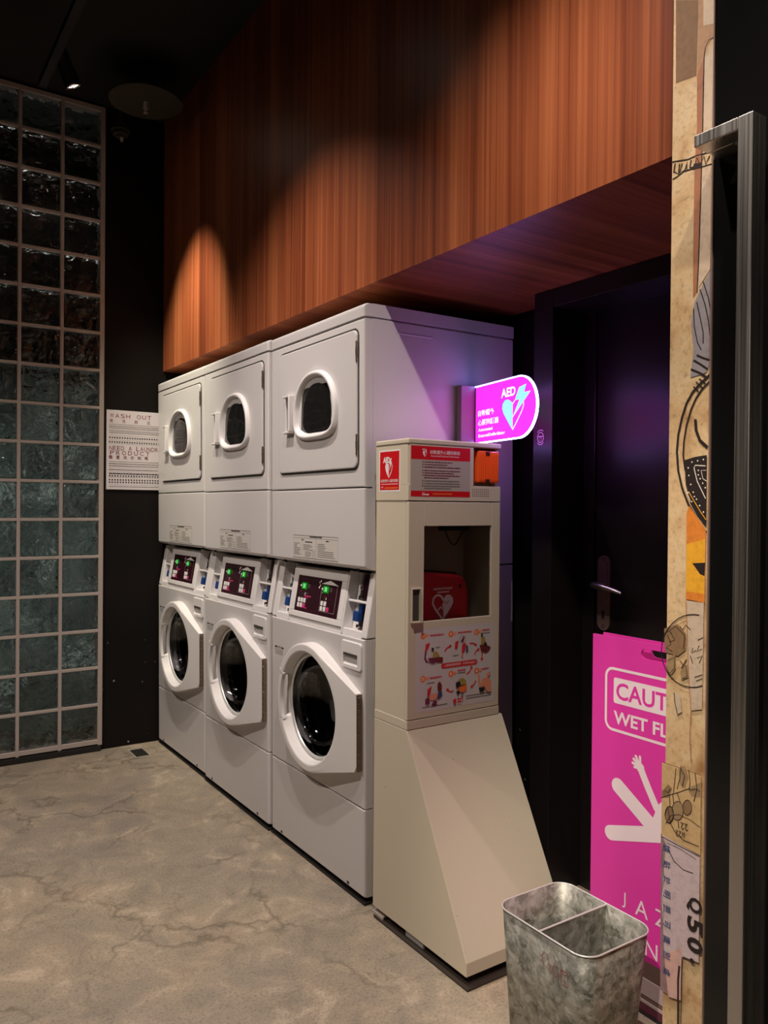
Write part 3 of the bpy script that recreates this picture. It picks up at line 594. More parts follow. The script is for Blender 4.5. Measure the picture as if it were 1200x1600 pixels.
# ------------------------------------------------------------------ stacked washer and dryer
MW = 0.683
F = -0.030          # front faces
def slope_mx():
    P0 = Vector((-0.024, 0, 0.838)); P1 = Vector((0.013, 0, 1.043)); v = (P1 - P0).normalized(); n = Vector((-v.z, 0, v.x)); u = Vector((0, 1, 0))
    return Matrix(((u.x, v.x, n.x, P0.x), (u.y, v.y, n.y, P0.y), (u.z, v.z, n.z, P0.z), (0, 0, 0, 1)))
SM = slope_mx()     # (u along y, v up the slope, w outward)
RN, RF = 0.009, 0.029      # rounding of the two vertical edges of every front panel
def inset(r, x):
    d = x - F
    return 0.0 if d >= r else r - math.sqrt(max(0.0, r * r - (r - d) ** 2))
def plan(off=0.0, xb=0.0, y0=0.0015, y1=MW - 0.0015):
    """outline of a front panel seen from above, its front pushed back by off"""
    xs = [F + RF * q for q in (1.0, 0.62, 0.36, 0.18, 0.08, 0.02, 0.0)]; xn = [F + RN * q for q in (0.0, 0.05, 0.2, 0.5, 1.0)]
    pts = [(max(xb, xs[0] + off + .001), y1)] + [(x + off, y1 - inset(RF, x)) for x in xs] + [(x + off, y0 + inset(RN, x)) for x in xn] + [(max(xb, xs[0] + off + .001), y0)]
    return pts
def panel(b, rings, xb=0.0):
    """stack of (z, off): a panel with rounded edges"""
    rr_ = [[(x, y, z) for x, y in plan(off, xb)] for z, off in rings]
    b.loft(rr_, cap0=True, cap1=True, smooth=False)
SLV = SM.to_3x3() @ Vector((0, 1, 0)); SLN = SM.to_3x3() @ Vector((0, 0, 1))
def make_machine():
    R = empty('stacked_washer_dryer')
    # sheet-metal body: open-fronted boxes
    b = MB(); y0, y1 = 0.0012, MW - 0.0012
    for (z0, z1) in ((0.022, 1.046), (1.051, 1.844)):
        x0 = 0.001
        if z0 < 1:
            b.box(0.10, 0.594, y0, y0 + 0.012, z0, z1, 0.002, 1); b.box(0.10, 0.594, y1 - 0.012, y1, z0, z1, 0.002, 1)
            b.box(x0, 0.1005, y0, y0 + 0.012, z0, 0.835, 0.001, 1); b.box(x0, 0.1005, y1 - 0.012, y1, z0, 0.835, 0.001, 1)
            b.box(0.004, 0.1, y0 + 0.012, y1 - 0.012, 0.826, 0.834); b.box(0.10, 0.59, y0 + .012, y1 - .012, 1.038, 1.0455)
        else:
            b.box(x0, 0.594, y0, y0 + 0.012, z0, z1, 0.002, 1); b.box(x0, 0.594, y1 - 0.012, y1, z0, z1, 0.002, 1)
            b.box(0.004, 0.59, y0 + .012, y1 - .012, z0, z0 + .008); b.box(0.004, 0.59, y0 + .012, y1 - .012, z1 - .008, z1)
        b.box(0.582, 0.594, y0 + 0.012, y1 - 0.012, z0, z1)
    b.box(0.09, 0.235, y0 - 0.0012, y0 + .001, 1.806, 1.812, 0.0008, 1)
    b.build('side_panels', 'machine_enamel', R)
    b = MB(); b.box(0.0, 0.57, 0.012, MW - 0.012, 0.0, 0.0215); b.box(-0.028, 0.0, 0.004, MW - .004, 0.0, 0.010, 0.001, 1); b.build('base_frame', 'black_rubber', R)
    # top cap
    b = MB(); panel(b, [(1.849, 0.0), (1.876, -0.001), (1.882, 0.0), (1.8865, 0.004), (1.889, 0.011), (1.8902, 0.030)], xb=0.597); b.box(-0.022, 0.58, 0.01, MW - .012, 1.8435, 1.850)
    b.build('top_cap', 'machine_enamel', R)
    # dryer front with an opening
    def front(z0, z1, hole, hc, n, name, holex):
        b = MB(); yo0, yo1 = 0.0015, MW - 0.0015
        def rect(x):
            d = x - F; iz = 0.0 if d > .004 else 0.004 - math.sqrt(max(0, .004 ** 2 - (.004 - d) ** 2)); a_, c_ = yo0 + inset(RN, x), yo1 - inset(RF, x)
            q_ = [(a_, z0 + iz), (c_, z0 + iz), (c_, z1 - iz), (a_, z1 - iz)]
            return snap(resample(q_, hc, n), q_, hc)
        rings = [at_x(rect(x), x) for x in [0.0] + [F + RF * q for q in (0.8, 0.55, 0.36, 0.22, 0.12, 0.05, 0.015, 0.0)]]
        b.loft(rings, smooth=False); b.loft([rings[-1], at_x(hole, F), at_x(hole, holex)], smooth=False)
        return b.build(name, 'machine_enamel', R)
    dc = (0.302, 1.588); NH = 64
    dhole = resample(dshape(0.302, 1.498, 1.700, 0.262, NH), dc, NH)
    front(1.3150, 1.8415, dhole, dc, NH, 'dryer_front', 0.0)
    # dryer door
    dd = None
    b = MB(); n = 64
    outer = lambda i, rr: rrect(0.3125, 1.5935, 0.548 - 2 * i, 0.436 - 2 * i, rr, 15)
    oh = resample(dshape(0.302, 1.498, 1.700, 0.262, 64), dc, 64)
    rs = [at_x(resample(outer(i, 0.022), dc, 64), x) for i, x in ((0, F + 0.001), (0, F - 0.0045), (0.0015, F - 0.006), (0.004, F - 0.0066))]
    # keep corners crisp: plate drawn from the true outline, the hole added as its own band
    N4 = 64
    o2 = lambda i, x: at_x(outer(i, 0.022), x)
    b.loft([o2(0, F + 0.0005), o2(0, F - 0.0045), o2(0.0015, F - 0.006), o2(0.004, F - 0.0066)], smooth=False)
    inner = resample(dshape(0.302, 1.498, 1.700, 0.262, 64), dc, 64)
    c64 = outer(0.004, 0.022)
    rays = []
    for q in c64:
        a = math.atan2(q[1] - dc[1], q[0] - dc[0]) % (2 * PI); k = a / (2 * PI) * 64; k0 = int(k) % 64; k1 = (k0 + 1) % 64; tt = k - int(k)
        rays.append((inner[k0][0] * (1 - tt) + inner[k1][0] * tt, inner[k0][1] * (1 - tt) + inner[k1][1] * tt))
    b.loft([at_x(c64, F - 0.0066), at_x(rays, F - 0.0066), at_x(rays, F + 0.01)], smooth=False)
    dd = b.build('dryer_door', 'machine_enamel', R)
    b = MB(); g = lambda i, x: at_x(rrect(0.3125, 1.5935, 0.566 - 2 * i, 0.454 - 2 * i, 0.030, 15), x)
    b.loft([g(0.0015, F - 0.0003), g(0.0093, F - 0.0006)], smooth=False); b.build('door_gap_shade', 'recess_shade', dd)  # flat dark ring painted as the shade of the door gap
    # porthole bezel
    b = MB(); S = [(0.0, F - 0.0066), (0.001, F - 0.014), (0.004, F - 0.020), (0.009, F - 0.0225), (0.014, F - 0.0215), (0.018, F - 0.017), (0.0215, F - 0.008), (0.026, F - 0.001)]
    b.loft([at_x(dshape(0.302, 1.4825, 1.719, 0.300, 64, inset=i), x) for i, x in S], smooth=True, weld=True)
    b.build('porthole_bezel', 'machine_plastic', dd)
    b = MB(); rr = [at_x(dshape(0.302, 1.4825, 1.719, 0.300, 64, inset=i), x) for i, x in ((0.0245, F - 0.003), (0.045, F - 0.007), (0.07, F - 0.009), (0.10, F - 0.0100))]
    b.loft(rr, cap1=True, smooth=True, weld=True); b.build('porthole_glass', 'dryer_glass', dd)
    b = MB()
    b.box(F - 0.028, F - 0.006, 0.464, 0.474, 1.522, 1.652, 0.003); b.box(F - 0.026, F - 0.006, 0.464, 0.522, 1.646, 1.653, 0.002); b.box(F - 0.026, F - 0.006, 0.466, 0.520, 1.5165, 1.524, 0.002)
    b.box(F - 0.014, F - 0.006, 0.514, 0.519, 1.5175, 1.652, 0.002)
    hn = b.build('handle', 'machine_plastic', dd)
    b = MB(); b.box(F - 0.0078, F - 0.0068, 0.4745, 0.5135, 1.524, 1.646); b.build('handle_recess_shade', 'grey_plastic_and_shade', hn)  # grey sheet gives the handle recess its shade as colour
    for z in (1.742, 1.449):
        b = MB(); b.tube([(F - 0.006, 0.0385, z - 0.033), (F - 0.006, 0.0385, z - 0.011)], 0.0034); b.tube([(F - 0.006, 0.0385, z - 0.010), (F - 0.006, 0.0385, z + 0.010)], 0.0040); b.tube([(F - 0.006, 0.0385, z + 0.011), (F - 0.006, 0.0385, z + 0.033)], 0.0034)
        b.build('hinge', 'hinge_metal', dd)
    # lower dryer panel with chamfered underside
    b = MB(); panel(b, [(1.0475, 0.050), (1.0560, 0.012), (1.0600, 0.004), (1.0660, 0.0), (1.3085, 0.0), (1.3110, 0.003)], xb=0.040)
    lp = b.build('dryer_lower_panel', 'machine_enamel', R)
    b = MB()
    for y in (0.075, 0.590): b = MB(); b.box(-0.012, -0.004, y - .006, y + .006, 1.046, 1.055, 0.001, 1); b.build('screw', 'dark_metal', lp)
    p = Print(*face_w(F)); rnd = random.Random(3)
    L, Rr, T, B = -0.485, -0.162, 1.1525, 1.0700
    p.rect('label_paper', L, Rr, B, T); p.layer()
    p.line('print_grey', [(L + .002, B + .002), (Rr - .002, B + .002), (Rr - .002, T - .002), (L + .002, T - .002)], 0.0022, True)
    p.line('print_grey', [(L, T - .011), (Rr, T - .011)], 0.0012); p.line('print_grey', [(-0.416, T - .02), (-0.416, B + .008)], 0.001); p.line('print_grey', [(-0.313, T - .011), (-0.313, B)], 0.0014)
    p.fine('print_black', -0.36, -0.27, T - .008, .005, rnd, 1, 3, .3); p.fine('print_black', -0.42, -0.40, T - .019, .004, rnd, 3, 5); p.fine('print_black', -0.393, -0.34, T - .026, .004, rnd, 3, 5, .3); p.fine('print_black', -0.245, -0.222, T - .019, .004, rnd, 3, 5)
    for i in range(8): p.fine('print_grey', L + .008, L + rnd.uniform(.03, .06), T - .032 - i * .0055, .0026, rnd, 2, 5, .3)
    for i in range(4): p.fine('print_grey', -0.406, -0.398 + rnd.uniform(.035, .06), T - .036 - i * .0055, .0026, rnd, 2, 5, .3)
    for i in range(4): p.fine('print_grey', -0.394, -0.386 + rnd.uniform(.025, .04), T - .060 - i * .0052, .0024, rnd, 2, 5, .3)
    for i in range(8): p.fine('print_grey', -0.302, -0.294 + (rnd.uniform(.025, .05) if i < 4 else .10 if i < 7 else .11), T - .030 - i * .0062, .0027, rnd, 2, 5, .3)
    for i in range(4): p.line('print_grey', [(-0.342 , T - .050 - i * .007), (-0.320, T - .050 - i * .007), (-0.320, T - .056 - i * .007), (-0.342, T - .056 - i * .007)], 0.0008, True)
    p.build('instruction_label', lp)
    # washer console between the two
    b = MB(); C0, C1 = (-0.024, 0.838), (0.013, 1.043)
    for ya, yb in ((0.0015, 0.034), (0.633, MW - 0.008)): b.prism([C0, C1, (0.10, 1.043), (0.10, 0.838)], 'y', ya, yb, 0.004)
    b.box(0.03, 0.64, -0.004, 0.020, -0.07, -0.001, 0.002, 1, SM)
    b.box(0.03, 0.64, 0.0, 0.205, -0.075, -0.034, 0, 1, SM)
    b.box(0.033, 0.148, 0.107, 0.115, -0.066, -0.006, 0.0015, 1, SM); b.box(0.539, 0.634, 0.107, 0.115, -0.066, -0.006, 0.0015, 1, SM)
    for ya in (0.148, 0.532): b.box(ya, ya + 0.008, 0.0, 0.207, -0.066, 0.003, 0.0015, 1, SM)
    console = b.build('console', 'machine_plastic', R)
    b = MB(); b.box(0.1565, 0.5315, 0.018, 0.0385, -0.05, 0.0045, 0.002, 2, SM); b.box(0.1565, 0.5315, 0.1675, 0.200, -0.05, 0.0045, 0.002, 2, SM)
    b.box(0.1565, 0.190, 0.0385, 0.1675, -0.05, 0.0045, 0.002, 2, SM); b.box(0.500, 0.5315, 0.0385, 0.1675, -0.05, 0.0045, 0.002, 2, SM)
    b.build('control_frame', 'machine_plastic', console)
    b = MB(); b.box(0.190, 0.500, 0.0385, 0.1675, -0.01, 0.0025, 0.0, 1, SM); disp = b.build('control_display', 'display_maroon', console)
    org = SM @ Vector((0.500, 0.0385, 0.0025))   # left-bottom corner as seen from the front
    p = Print(org, (0, -0.945, 0), SLV * 0.872, SLN)
    p.line('print_plum', [(0.010, 0.012), (0.170, 0.012), (0.170, 0.135), (0.010, 0.135)], 0.0008, True)
    p.line('label_paper', [(0.190, 0.018), (0.300, 0.018), (0.300, 0.128), (0.190, 0.128)], 0.0012, True)
    p.layer()
    for u, v in ((0.048, 0.104), (0.214, 0.104)):
        p.rect('led_green_field', u - .012, u + .028, v - .012, v + .016)
        p.poly('print_white', [(u - .026, v + .002), (u - .014, v + .009), (u - .014, v - .004)])
        p.z += .0003; p.text('led_green', '50', u - .003, v - .007, 0.018, 0.018, 0.02); p.z -= .0003
        for i in range(3): p.fine('print_grey', u + .036, u + .052, v - .004 + i * .006, .003, rnd, 1, 2)
    p.poly('print_white', [(0.184, 0.126), (0.246, 0.143), (0.308, 0.126)])
    p.text('print_grey', 'SPEED', 0.0, 0.0, 0.001) if False else None
    for q in ((0.176, 0.118), (0.170, 0.130), (0.178, 0.136), (0.171, 0.110)): p.disc('print_white', q[0], q[1], .0042, n=10)
    p.disc('print_grey', 0.198, 0.092, .004, n=8)
    for i, u in enumerate((0.030, 0.043, 0.056)): p.line('print_grey', [(u, 0.082), (u, 0.066)], .0012); p.ring('print_grey', u, 0.060, .0025, .0008, n=8)
    p.line('print_grey', [(0.026, 0.084), (0.046, 0.084)], .001)
    p.poly('print_white', [(0.066, 0.070), (0.069, 0.084), (0.073, 0.070)]); p.fine('print_grey', .075, .095, .076, .003, rnd, 1, 2)
    p.rect('display_pink', .066, .118, .064, .0685); p.rect('display_pink', .066, .098, .058, .0605)
    for u in (0.218, 0.232): p.line('print_grey', [(u, 0.078), (u, 0.060)], .0012); p.ring('print_grey', u, 0.056, .003, .0009, n=8)
    p.poly('print_white', [(0.229, 0.066), (0.232, 0.078), (0.236, 0.066)])
    p.fine('display_pink', .030, .098, .0155, .0045, rnd, 2, 4, .2)
    p.build('display_print', disp)
    def key_btn(u, v, m):
        b = MB(); a = SM @ Vector((0.500 - u * 0.945, 0.0385 + v * 0.872, 0.0025))
        M2 = Matrix.Translation(a) @ SM.to_3x3().to_4x4()
        b.box(-0.0078, 0.0078, -0.0078, 0.0078, 0, 0.0022, 0.0007, 1, M2); o = b.build('button', m, disp)
    for j in range(2):
        for i in range(3): key_btn(0.030 + i * 0.022, 0.047 - j * 0.021, 'display_pink' if (i == 2 and j == 1) else 'print_white')
        for i in range(3):
            if i < 2 or j == 1: key_btn(0.207 + i * 0.023, 0.050 - j * 0.021, 'display_pink' if i == 2 else 'print_white')
    # pockets: coin-box lock above, blue-handled lock below
    for (ua, ub) in ((0.046, 0.147), (0.541, 0.632)):
        b = MB(); um = (ua + ub) / 2
        b.box(ua + .004, ub - .026, 0.118, 0.203, -0.0335, -0.029, 0.001, 1, SM); b.box(ua + .004, ub - .040, 0.022, 0.105, -0.0335, -0.030, 0.001, 1, SM)
        b.build('lock_plate', 'display_maroon', console)
        b = MB(); f3 = lambda u, v, w_: tuple(SM @ Vector((u, v, w_)))
        b.tube([f3(um + .006, 0.202, -.024), f3(um + .007, 0.175, -.023), f3(um + .008, 0.166, -.022)], 0.0022, 6)
        b.tube([f3(um + .008 + .008 * math.sin(a), 0.158 + .008 * math.cos(a), -.022) for a in [k * PI / 6 for k in range(13)]], 0.0016, 6)
        b.tube([f3(um + .008, 0.150, -.022), f3(um + .006, 0.126, -.024)], 0.0022, 6); b.tube([f3(um + .006, 0.124, -.029), f3(um + .006, 0.124, -.018)], 0.008, 10)
        b.build('key', 'chrome', console)
        b = MB(); b.box(um - .016, um + .014, 0.046, 0.080, -0.027, -0.006, 0.004, 2, SM); b.box(um - .018, um + .004, 0.080, 0.104, -0.0295, -0.018, 0.002, 2, SM)
        kb = b.build('blue_key_head', 'knob_blue', console)
        b = MB(); b.tube([f3(um - .002, 0.032, -.030), f3(um - .002, 0.032, -.018)], 0.006, 10); b.build('lock_cylinder', 'chrome', console)
    # washer front with round opening
    wc = (0.322, 0.5630); NW = 96
    front(0.3050, 0.8345, circle(wc[0], wc[1], 0.196, NW), wc, NW, 'washer_front', 0.02)
    b = MB(); prs = [(0.0, 0.0)]
    panel(b, [(0.026, 0.004), (0.030, 0.0), (0.2985, 0.0), (0.3015, 0.003)])
    kp = b.build('kick_panel', 'machine_enamel', R)
    b = MB()
    for y in (0.10, 0.58): b = MB(); b.box(F - 0.0015, F + .001, y - .006, y + .006, 0.034, 0.042, 0.0005, 1); b.build('screw', 'dark_metal', kp)
    # washer drum
    b = MB(); b.loft([at_x(circle(wc[0], wc[1], r, NW), x) for r, x in ((0.195, 0.015), (0.186, 0.03), (0.205, 0.06), (0.205, 0.40), (0.10, 0.44))], cap1=True)
    b.build('drum', 'drum_steel', R)
    # washer door
    hy, hz0, hz1, hx = 0.018, 0.4215, 0.6635, F - 0.020
    RO, XR = 0.2178, F - 0.040
    def outl(r): return resample(hull(circle(wc[0], wc[1], r, 180) + [(hy, hz0), (hy, hz1)]), wc, NW)
    def fx(base, ring):
        def f(p):
            y0_ = wc[0] - 0.45 * RO; t = min(1, max(0, (y0_ - p[0]) / (y0_ - hy))); return base + (ring - base) * (1 - t)
        return f
    notch = lambda k: abs(((k / NW * 360 + 180 - 2) % 360) - 180) < 24.5     # to the left seen from the room (+y side)
    def ring_pts(poly, xf, depth=None):
        out = []
        for k, q in enumerate(poly):
            x = xf(q) if callable(xf) else xf
            if depth is not None and notch(k): x = depth
            out.append((x, q[0], q[1]))
        return out
    b = MB()
    R0 = ring_pts(outl(RO + 0.002), F + 0.0005)
    R1 = ring_pts(outl(RO + 0.001), fx(hx + 0.003, XR + 0.005), F - 0.003)
    R2 = ring_pts(outl(RO - 0.002), fx(hx, XR + 0.001), F - 0.004)
    R2b = ring_pts(circle(wc[0], wc[1], RO - 0.006, NW), fx(hx - .001, XR), F - 0.004)
    R3 = ring_pts(circle(wc[0], wc[1], RO - 0.023, NW), fx(hx - .001, XR), F - 0.004)
    R4 = ring_pts(circle(wc[0], wc[1], RO - 0.027, NW), fx(hx + .001, XR + 0.002), F - 0.003)
    R5 = ring_pts(circle(wc[0], wc[1], 0.183, NW), F - 0.006)
    R6 = ring_pts(circle(wc[0], wc[1], 0.179, NW), F + 0.012)
    b.loft([R0, R1, R2, R2b, R3, R4, R5, R6], smooth=False)
    wd = b.build('washer_door', 'machine_plastic', R)
    # curved grip bar across the notch, open behind
    ks = [k for k in range(-7, 8)]
    ang = lambda k: math.radians(2 + k * 3.4)
    arc = lambda r: [(wc[0] + r * math.cos(ang(k)), wc[1] + r * math.sin(ang(k))) for k in ks]
    b = MB(); ra, rb = arc(0.190), arc(0.209)
    sec = [[(XR, p[0], p[1]) for p in ra], [(XR, p[0], p[1]) for p in rb], [(XR + 0.014, p[0], p[1]) for p in rb], [(XR + 0.014, p[0], p[1]) for p in ra], [(XR, p[0], p[1]) for p in ra]]
    b.loft(sec, smooth=False, closed=False)
    for s_ in (ks[0], ks[-1]):
        a = ang(s_); q = [(wc[0] + r * math.cos(a), wc[1] + r * math.sin(a)) for r in (0.186, 0.220)]
        a2 = a + (0.05 if s_ > 0 else -0.05); q2 = [(wc[0] + r * math.cos(a2), wc[1] + r * math.sin(a2)) for r in (0.186, 0.220)]
        b.prism([q[0], q[1], q2[1], q2[0]], 'x', XR + 0.001, F - 0.002, 0.001)
    b.build('handle', 'machine_plastic', wd)
    b = MB()
    for i in range(12):
        z = hz0 + 0.004 + i * (hz1 - hz0 - 0.008) / 12; b.box(hx + 0.004, hx + 0.013, hy - 0.007, hy - 0.001, z, z + (hz1 - hz0) / 12 - 0.004, 0.001, 1)
    b.box(hx + 0.001, F, hy - 0.003, hy - 0.0005, hz0, hz1); b.build('hinge', 'hinge_metal', wd)
    # glass bowl
    b = MB(); prof = [(0.1785, F + 0.000), (0.172, F + 0.026), (0.160, F + 0.056), (0.133, F + 0.082), (0.09, F + 0.096), (0.04, F + 0.103)]
    prof2 = [(r - 0.005 if r > .05 else r, x - 0.006) for r, x in prof]
    b.loft([at_x(circle(wc[0], wc[1], r, NW), x) for r, x in prof], cap1=True, weld=True); b.loft([at_x(circle(wc[0], wc[1], r, NW), x) for r, x in prof2], cap1=True, weld=True)
    b.loft([at_x(circle(wc[0], wc[1], r, NW), x) for r, x in (prof[0], prof2[0])])
    bmesh.ops.remove_doubles(b.bm, verts=b.bm.verts, dist=1e-5)
    b.build('door_glass', 'door_glass', wd)
    b = MB(); b.loft([at_x(circle(wc[0], wc[1], r, NW), x) for r, x in ((0.1825, F - .001), (0.1785, F - .006), (0.173, F - .006), (0.170, F + .001))], weld=True); b.build('glass_seal', 'steel_rim', wd)
    # detergent drawer
    b = MB(); g = lambda i, x: at_x(rrect(0.0745, 0.7775, 0.122 - 2 * i, 0.088 - 2 * i, 0.010), x)
    h = lambda i, x: at_x(rrect(0.0785, 0.7645, 0.088 - 2 * i, 0.038 - 2 * i, 0.004), x)
    b.loft([g(0, F + .0005), g(0, F - .004), g(0.002, F - .006), h(0, F - .006)], smooth=False)
    lo = [(F - 0.006, y, z) for y, z in rrect(0.0785, 0.7645, 0.088, 0.038, 0.004)]
    inn = [(F + 0.016 if z > 0.7645 else F - 0.002, y, z if z < 0.7645 else z - 0.001) for y, z in rrect(0.0785, 0.7645, 0.086, 0.036, 0.004)]
    b.loft([lo, inn], cap1=True, smooth=False)
    dr = b.build('detergent_drawer', 'machine_plastic', R)
    b = MB(); b.box(F - 0.0062, F - 0.0056, 0.0365, 0.1205, 0.7745, 0.7830); b.build('grip_slot_shade', 'recess_shade', dr)  # dark sheet stands for the shade inside the drawer slot
    p = Print((F, 0.008, 0.0055), (0, -1, 0), (0, 0, 1), (-1, 0, 0)); p.rect('print_black', -0.628, -0.608, 0.716, 0.723); p.rect('print_black', -0.572, -0.556, 0.716, 0.723); p.rect('print_black', -0.608, -0.572, 0.7215, 0.723); p.fine('print_grey', -.604, -.576, .716, .003, rnd)
    for i in range(4): p.fine('print_grey', -0.626, -0.560, 0.709 - i * 0.0055, 0.0022, rnd, 1, 3)
    p.build('warning_label', R)
    return R
LAB = ['white stacked washer and dryer nearest the camera, beside the cream cabinet',
       'white stacked washer and dryer in the middle of the row of three',
       'white stacked washer and dryer farthest away, beside the wall notice']
mach = make_machine()
for j in range(3):
    o = mach if j == 0 else copy_tree(mach)
    tag(o, LAB[j], 'washing machine', 'stacked washers and dryers in a row')
    o.location = ((0.0, -0.005, 0.001)[j], j * MW, 0.0); o.rotation_euler = (-0.0047, -0.0070, 0)

# ------------------------------------------------------------------ defibrillator cabinet
X0c, X1c, YF, YB = -0.034, 0.318, -0.222, -0.052
cab = empty('defibrillator_cabinet', ((X0c + X1c) / 2, -0.14, 0.0), 'tall cream metal defibrillator cabinet with flared foot beside the nearest machine', 'cabinet')
b = MB(); b.prism([(YB, 0.030), (-0.500, 0.030), (-0.500, 0.066), (YF - 0.002, 0.607), (YB, 0.607)], 'x', X0c, X1c + 0.014, 0.0015); b.build('flared_base', 'cabinet_cream', cab)
b = MB(); b.box(X0c + .001, X0c + 0.012, YF + .012, YB, 0.6085, 1.437, 0.001, 1); b.box(X1c - 0.012, X1c, YF + .012, YB, 0.6085, 1.437, 0.001, 1)
b.box(X0c + .012, X1c - .012, YB - .008, YB, 0.6085, 1.437); b.box(X0c + .012, X1c - .012, YF + .02, YB - .008, 0.888, 0.896); b.box(X0c, X1c, YF - .003, YB, 0.6085, 0.634, 0.001, 1)
b.box(X0c + .012, X1c - .012, YF + .02, YB - .008, 1.262, 1.268)
b.build('housing', 'cabinet_cream', cab)
b = MB(); b.box(X0c + .0125, X1c - .0125, YB - .0095, YB - .0085, 0.897, 1.261); b.box(X0c + .0125, X0c + .0135, YF + .02, YB - .01, 0.897, 1.261); b.box(X1c - .0135, X1c - .0125, YF + .02, YB - .01, .897, 1.261); b.build('lining', 'cabinet_inside', cab)
b = MB(); b.prism([(X0c - .001, YB), (X0c - .001, YF + 0.004), (X0c + .004, YF - .001), (X1c - 0.110, YF - .001), (X1c - .110, YF + .040), (X1c, YF + 0.040), (X1c, YB)], 'z', 1.3185, 1.4355)
b.box(X0c - .001, X1c, YF - .001, YB, 1.272, 1.3183, 0.001, 1)
head = b.build('header_box', 'cabinet_cream', cab)
b = MB(); b.box(X0c - .003, X1c + .001, YF - .003, YB + .002, 1.436, 1.452, 0.004, 3); b.build('lid', 'cabinet_cream', cab)
b = MB()
bx0, bx1, by0, by1 = X1c - 0.090, X1c - 0.004, YF + .001, YF + 0.034
b.box(bx0, bx1, by0, by1, 1.330, 1.428, 0.004, 2)
for i in range(9):
    x = bx0 + 0.008 + i * 0.0088; b.box(x, x + .0035, by0 - .0015, by0 + .001, 1.338, 1.420, 0.0008, 1)
bc = b.build('beacon_lens', 'beacon_red', cab)
for z_ in (1.415, 1.330): b = MB(); b.box(bx0 + .03, bx0 + .045, by0 - .003, by0 + .002, z_, z_ + .011, 0.001, 1); b.build('clip', 'bag_dark', bc)
p = Print(*face_s(YF - .001))
for i in range(9):
    for j in range(4): p.disc('print_black', 0.205 + i * 0.0078, 1.288 + j * 0.0065, 0.0017, n=8)
p.build('speaker_grille', head)
# door
dx0, dx1, dz0, dz1, DF = X0c, X1c - .002, 0.6365, 1.2685, YF - 0.003
wx0, wx1, wz0, wz1 = 0.022, 0.281, 0.9185, 1.1975
b = MB()
b.box(dx0, wx0, DF, YF + .010, dz0, dz1, 0.001, 1); b.box(wx1, dx1, DF, YF + .010, dz0, dz1, 0.001, 1); b.box(wx0 - .0005, wx1 + .0005, DF, YF + .010, wz1, dz1, 0.001, 1); b.box(wx0 - .0005, wx1 + .0005, DF, YF + .010, dz0, wz0, 0.001, 1)
door = b.build('door', 'cabinet_cream', cab)
mat('window_pane', (0.9, 0.9, 0.9), 0.02, trans=1.0, ior=1.1)
b = MB(); b.box(wx0, wx1, YF + .004, YF + .006, wz0, wz1); b.build('window_pane', 'window_pane', door)
b = MB(); b.box(-0.026, -0.021, DF - .006, DF, 0.9175, 1.019, 0.001, 1); b.box(0.004, 0.009, DF - .016, DF, 0.9175, 1.019, 0.001, 1); b.box(-0.021, 0.004, DF - .012, DF, 0.9175, 0.9225, 0.001, 1); b.box(-0.021, 0.004, DF - .008, DF, 1.0145, 1.019, 0.001, 1)
b.build('handle', 'cabinet_cream', door)
b = MB(); b.box(-0.0205, 0.0035, DF - .001, DF - .0004, 0.923, 1.014); b.build('handle_recess_shade', 'recess_shade', door)  # thin dark sheet in place of shade behind the cabinet handle
# graphics: the heart-and-bolt sign, reused at several sizes
def heart(p, cx, cy, k, white, ground, side_open=1):
    """half solid, half outlined heart with a bolt; k = height"""
    H = [(0, -.50), (-.14, -.32), (-.30, -.10), (-.38, .10), (-.40, .25), (-.36, .38), (-.27, .46), (-.17, .47), (-.08, .42), (0, .32)]
    p.poly(white, [(cx + x * k, cy + y * k) for x, y in H])
    p.line(white, [(cx - x * k, cy + y * k) for x, y in H], 0.055 * k)
    B = [(.34, .78), (.16, .76), (.02, .38), (.17, .38), (.03, -.08), (.42, .52), (.27, .52), (.44, .70)]
    p.layer(); p.poly(ground, [(cx + (x * 1.06 - .012) * k, cy + y * 1.0 * k + (.02 if y > .5 else -.03) * k) for x, y in B]); p.layer()
    p.poly(white, [(cx + x * k, cy + y * k) for x, y in [(.34, .78), (.17, .76), (.05, .40), (.19, .40), (.04, -.06), (.40, .54), (.25, .54)]])
rnd = random.Random(11)
p = Print(*face_w(X0c - .001))
a0, a1, c0, c1 = 0.069, 0.181, 1.298, 1.423
p.rect('print_white', a0, a1, c0, c1); p.layer(); p.rect('aed_red', a0 + .005, a1 - .005, c0 + .005, c1 - .005); p.layer()
p.text('print_white', 'AED', 0.091, 1.384, 0.018, 0.036, 0.05); heart(p, 0.121, 1.362, 0.046, 'print_white', 'aed_red')
p.text('print_white', '自動體外心臟除顫器', 0.080, 1.326, 0.0095, 0.090); p.rect('print_white', 0.081, 0.170, 1.3200, 1.3215)
p.text('print_white', 'AED', 0.082, 1.309, 0.005, 0.011); p.fine('print_orange', 0.100, 0.170, 1.307, 0.004, rnd, 1, 2, .3)
p.build('side_sticker', cab)
p = Print(*face_s(YF - .001))
p.rect('header_grey', -0.027, 0.194, 1.283, 1.432); p.layer(); p.rect('aed_red', -0.027, 0.194, 1.392, 1.4315); p.rect('aed_red', -0.027, 0.194, 1.284, 1.301); p.layer()
p.text('print_white', 'AED', 0.013, 1.419, 0.005, 0.010, .02); heart(p, 0.022, 1.409, 0.018, 'print_white', 'aed_red')
p.text('print_white', '自動體外心臟除顫器', 0.042, 1.4095, 0.0115, 0.112, .004); p.text('print_white', 'Automated External Defibrillator', 0.044, 1.4015, 0.0050, 0.108)
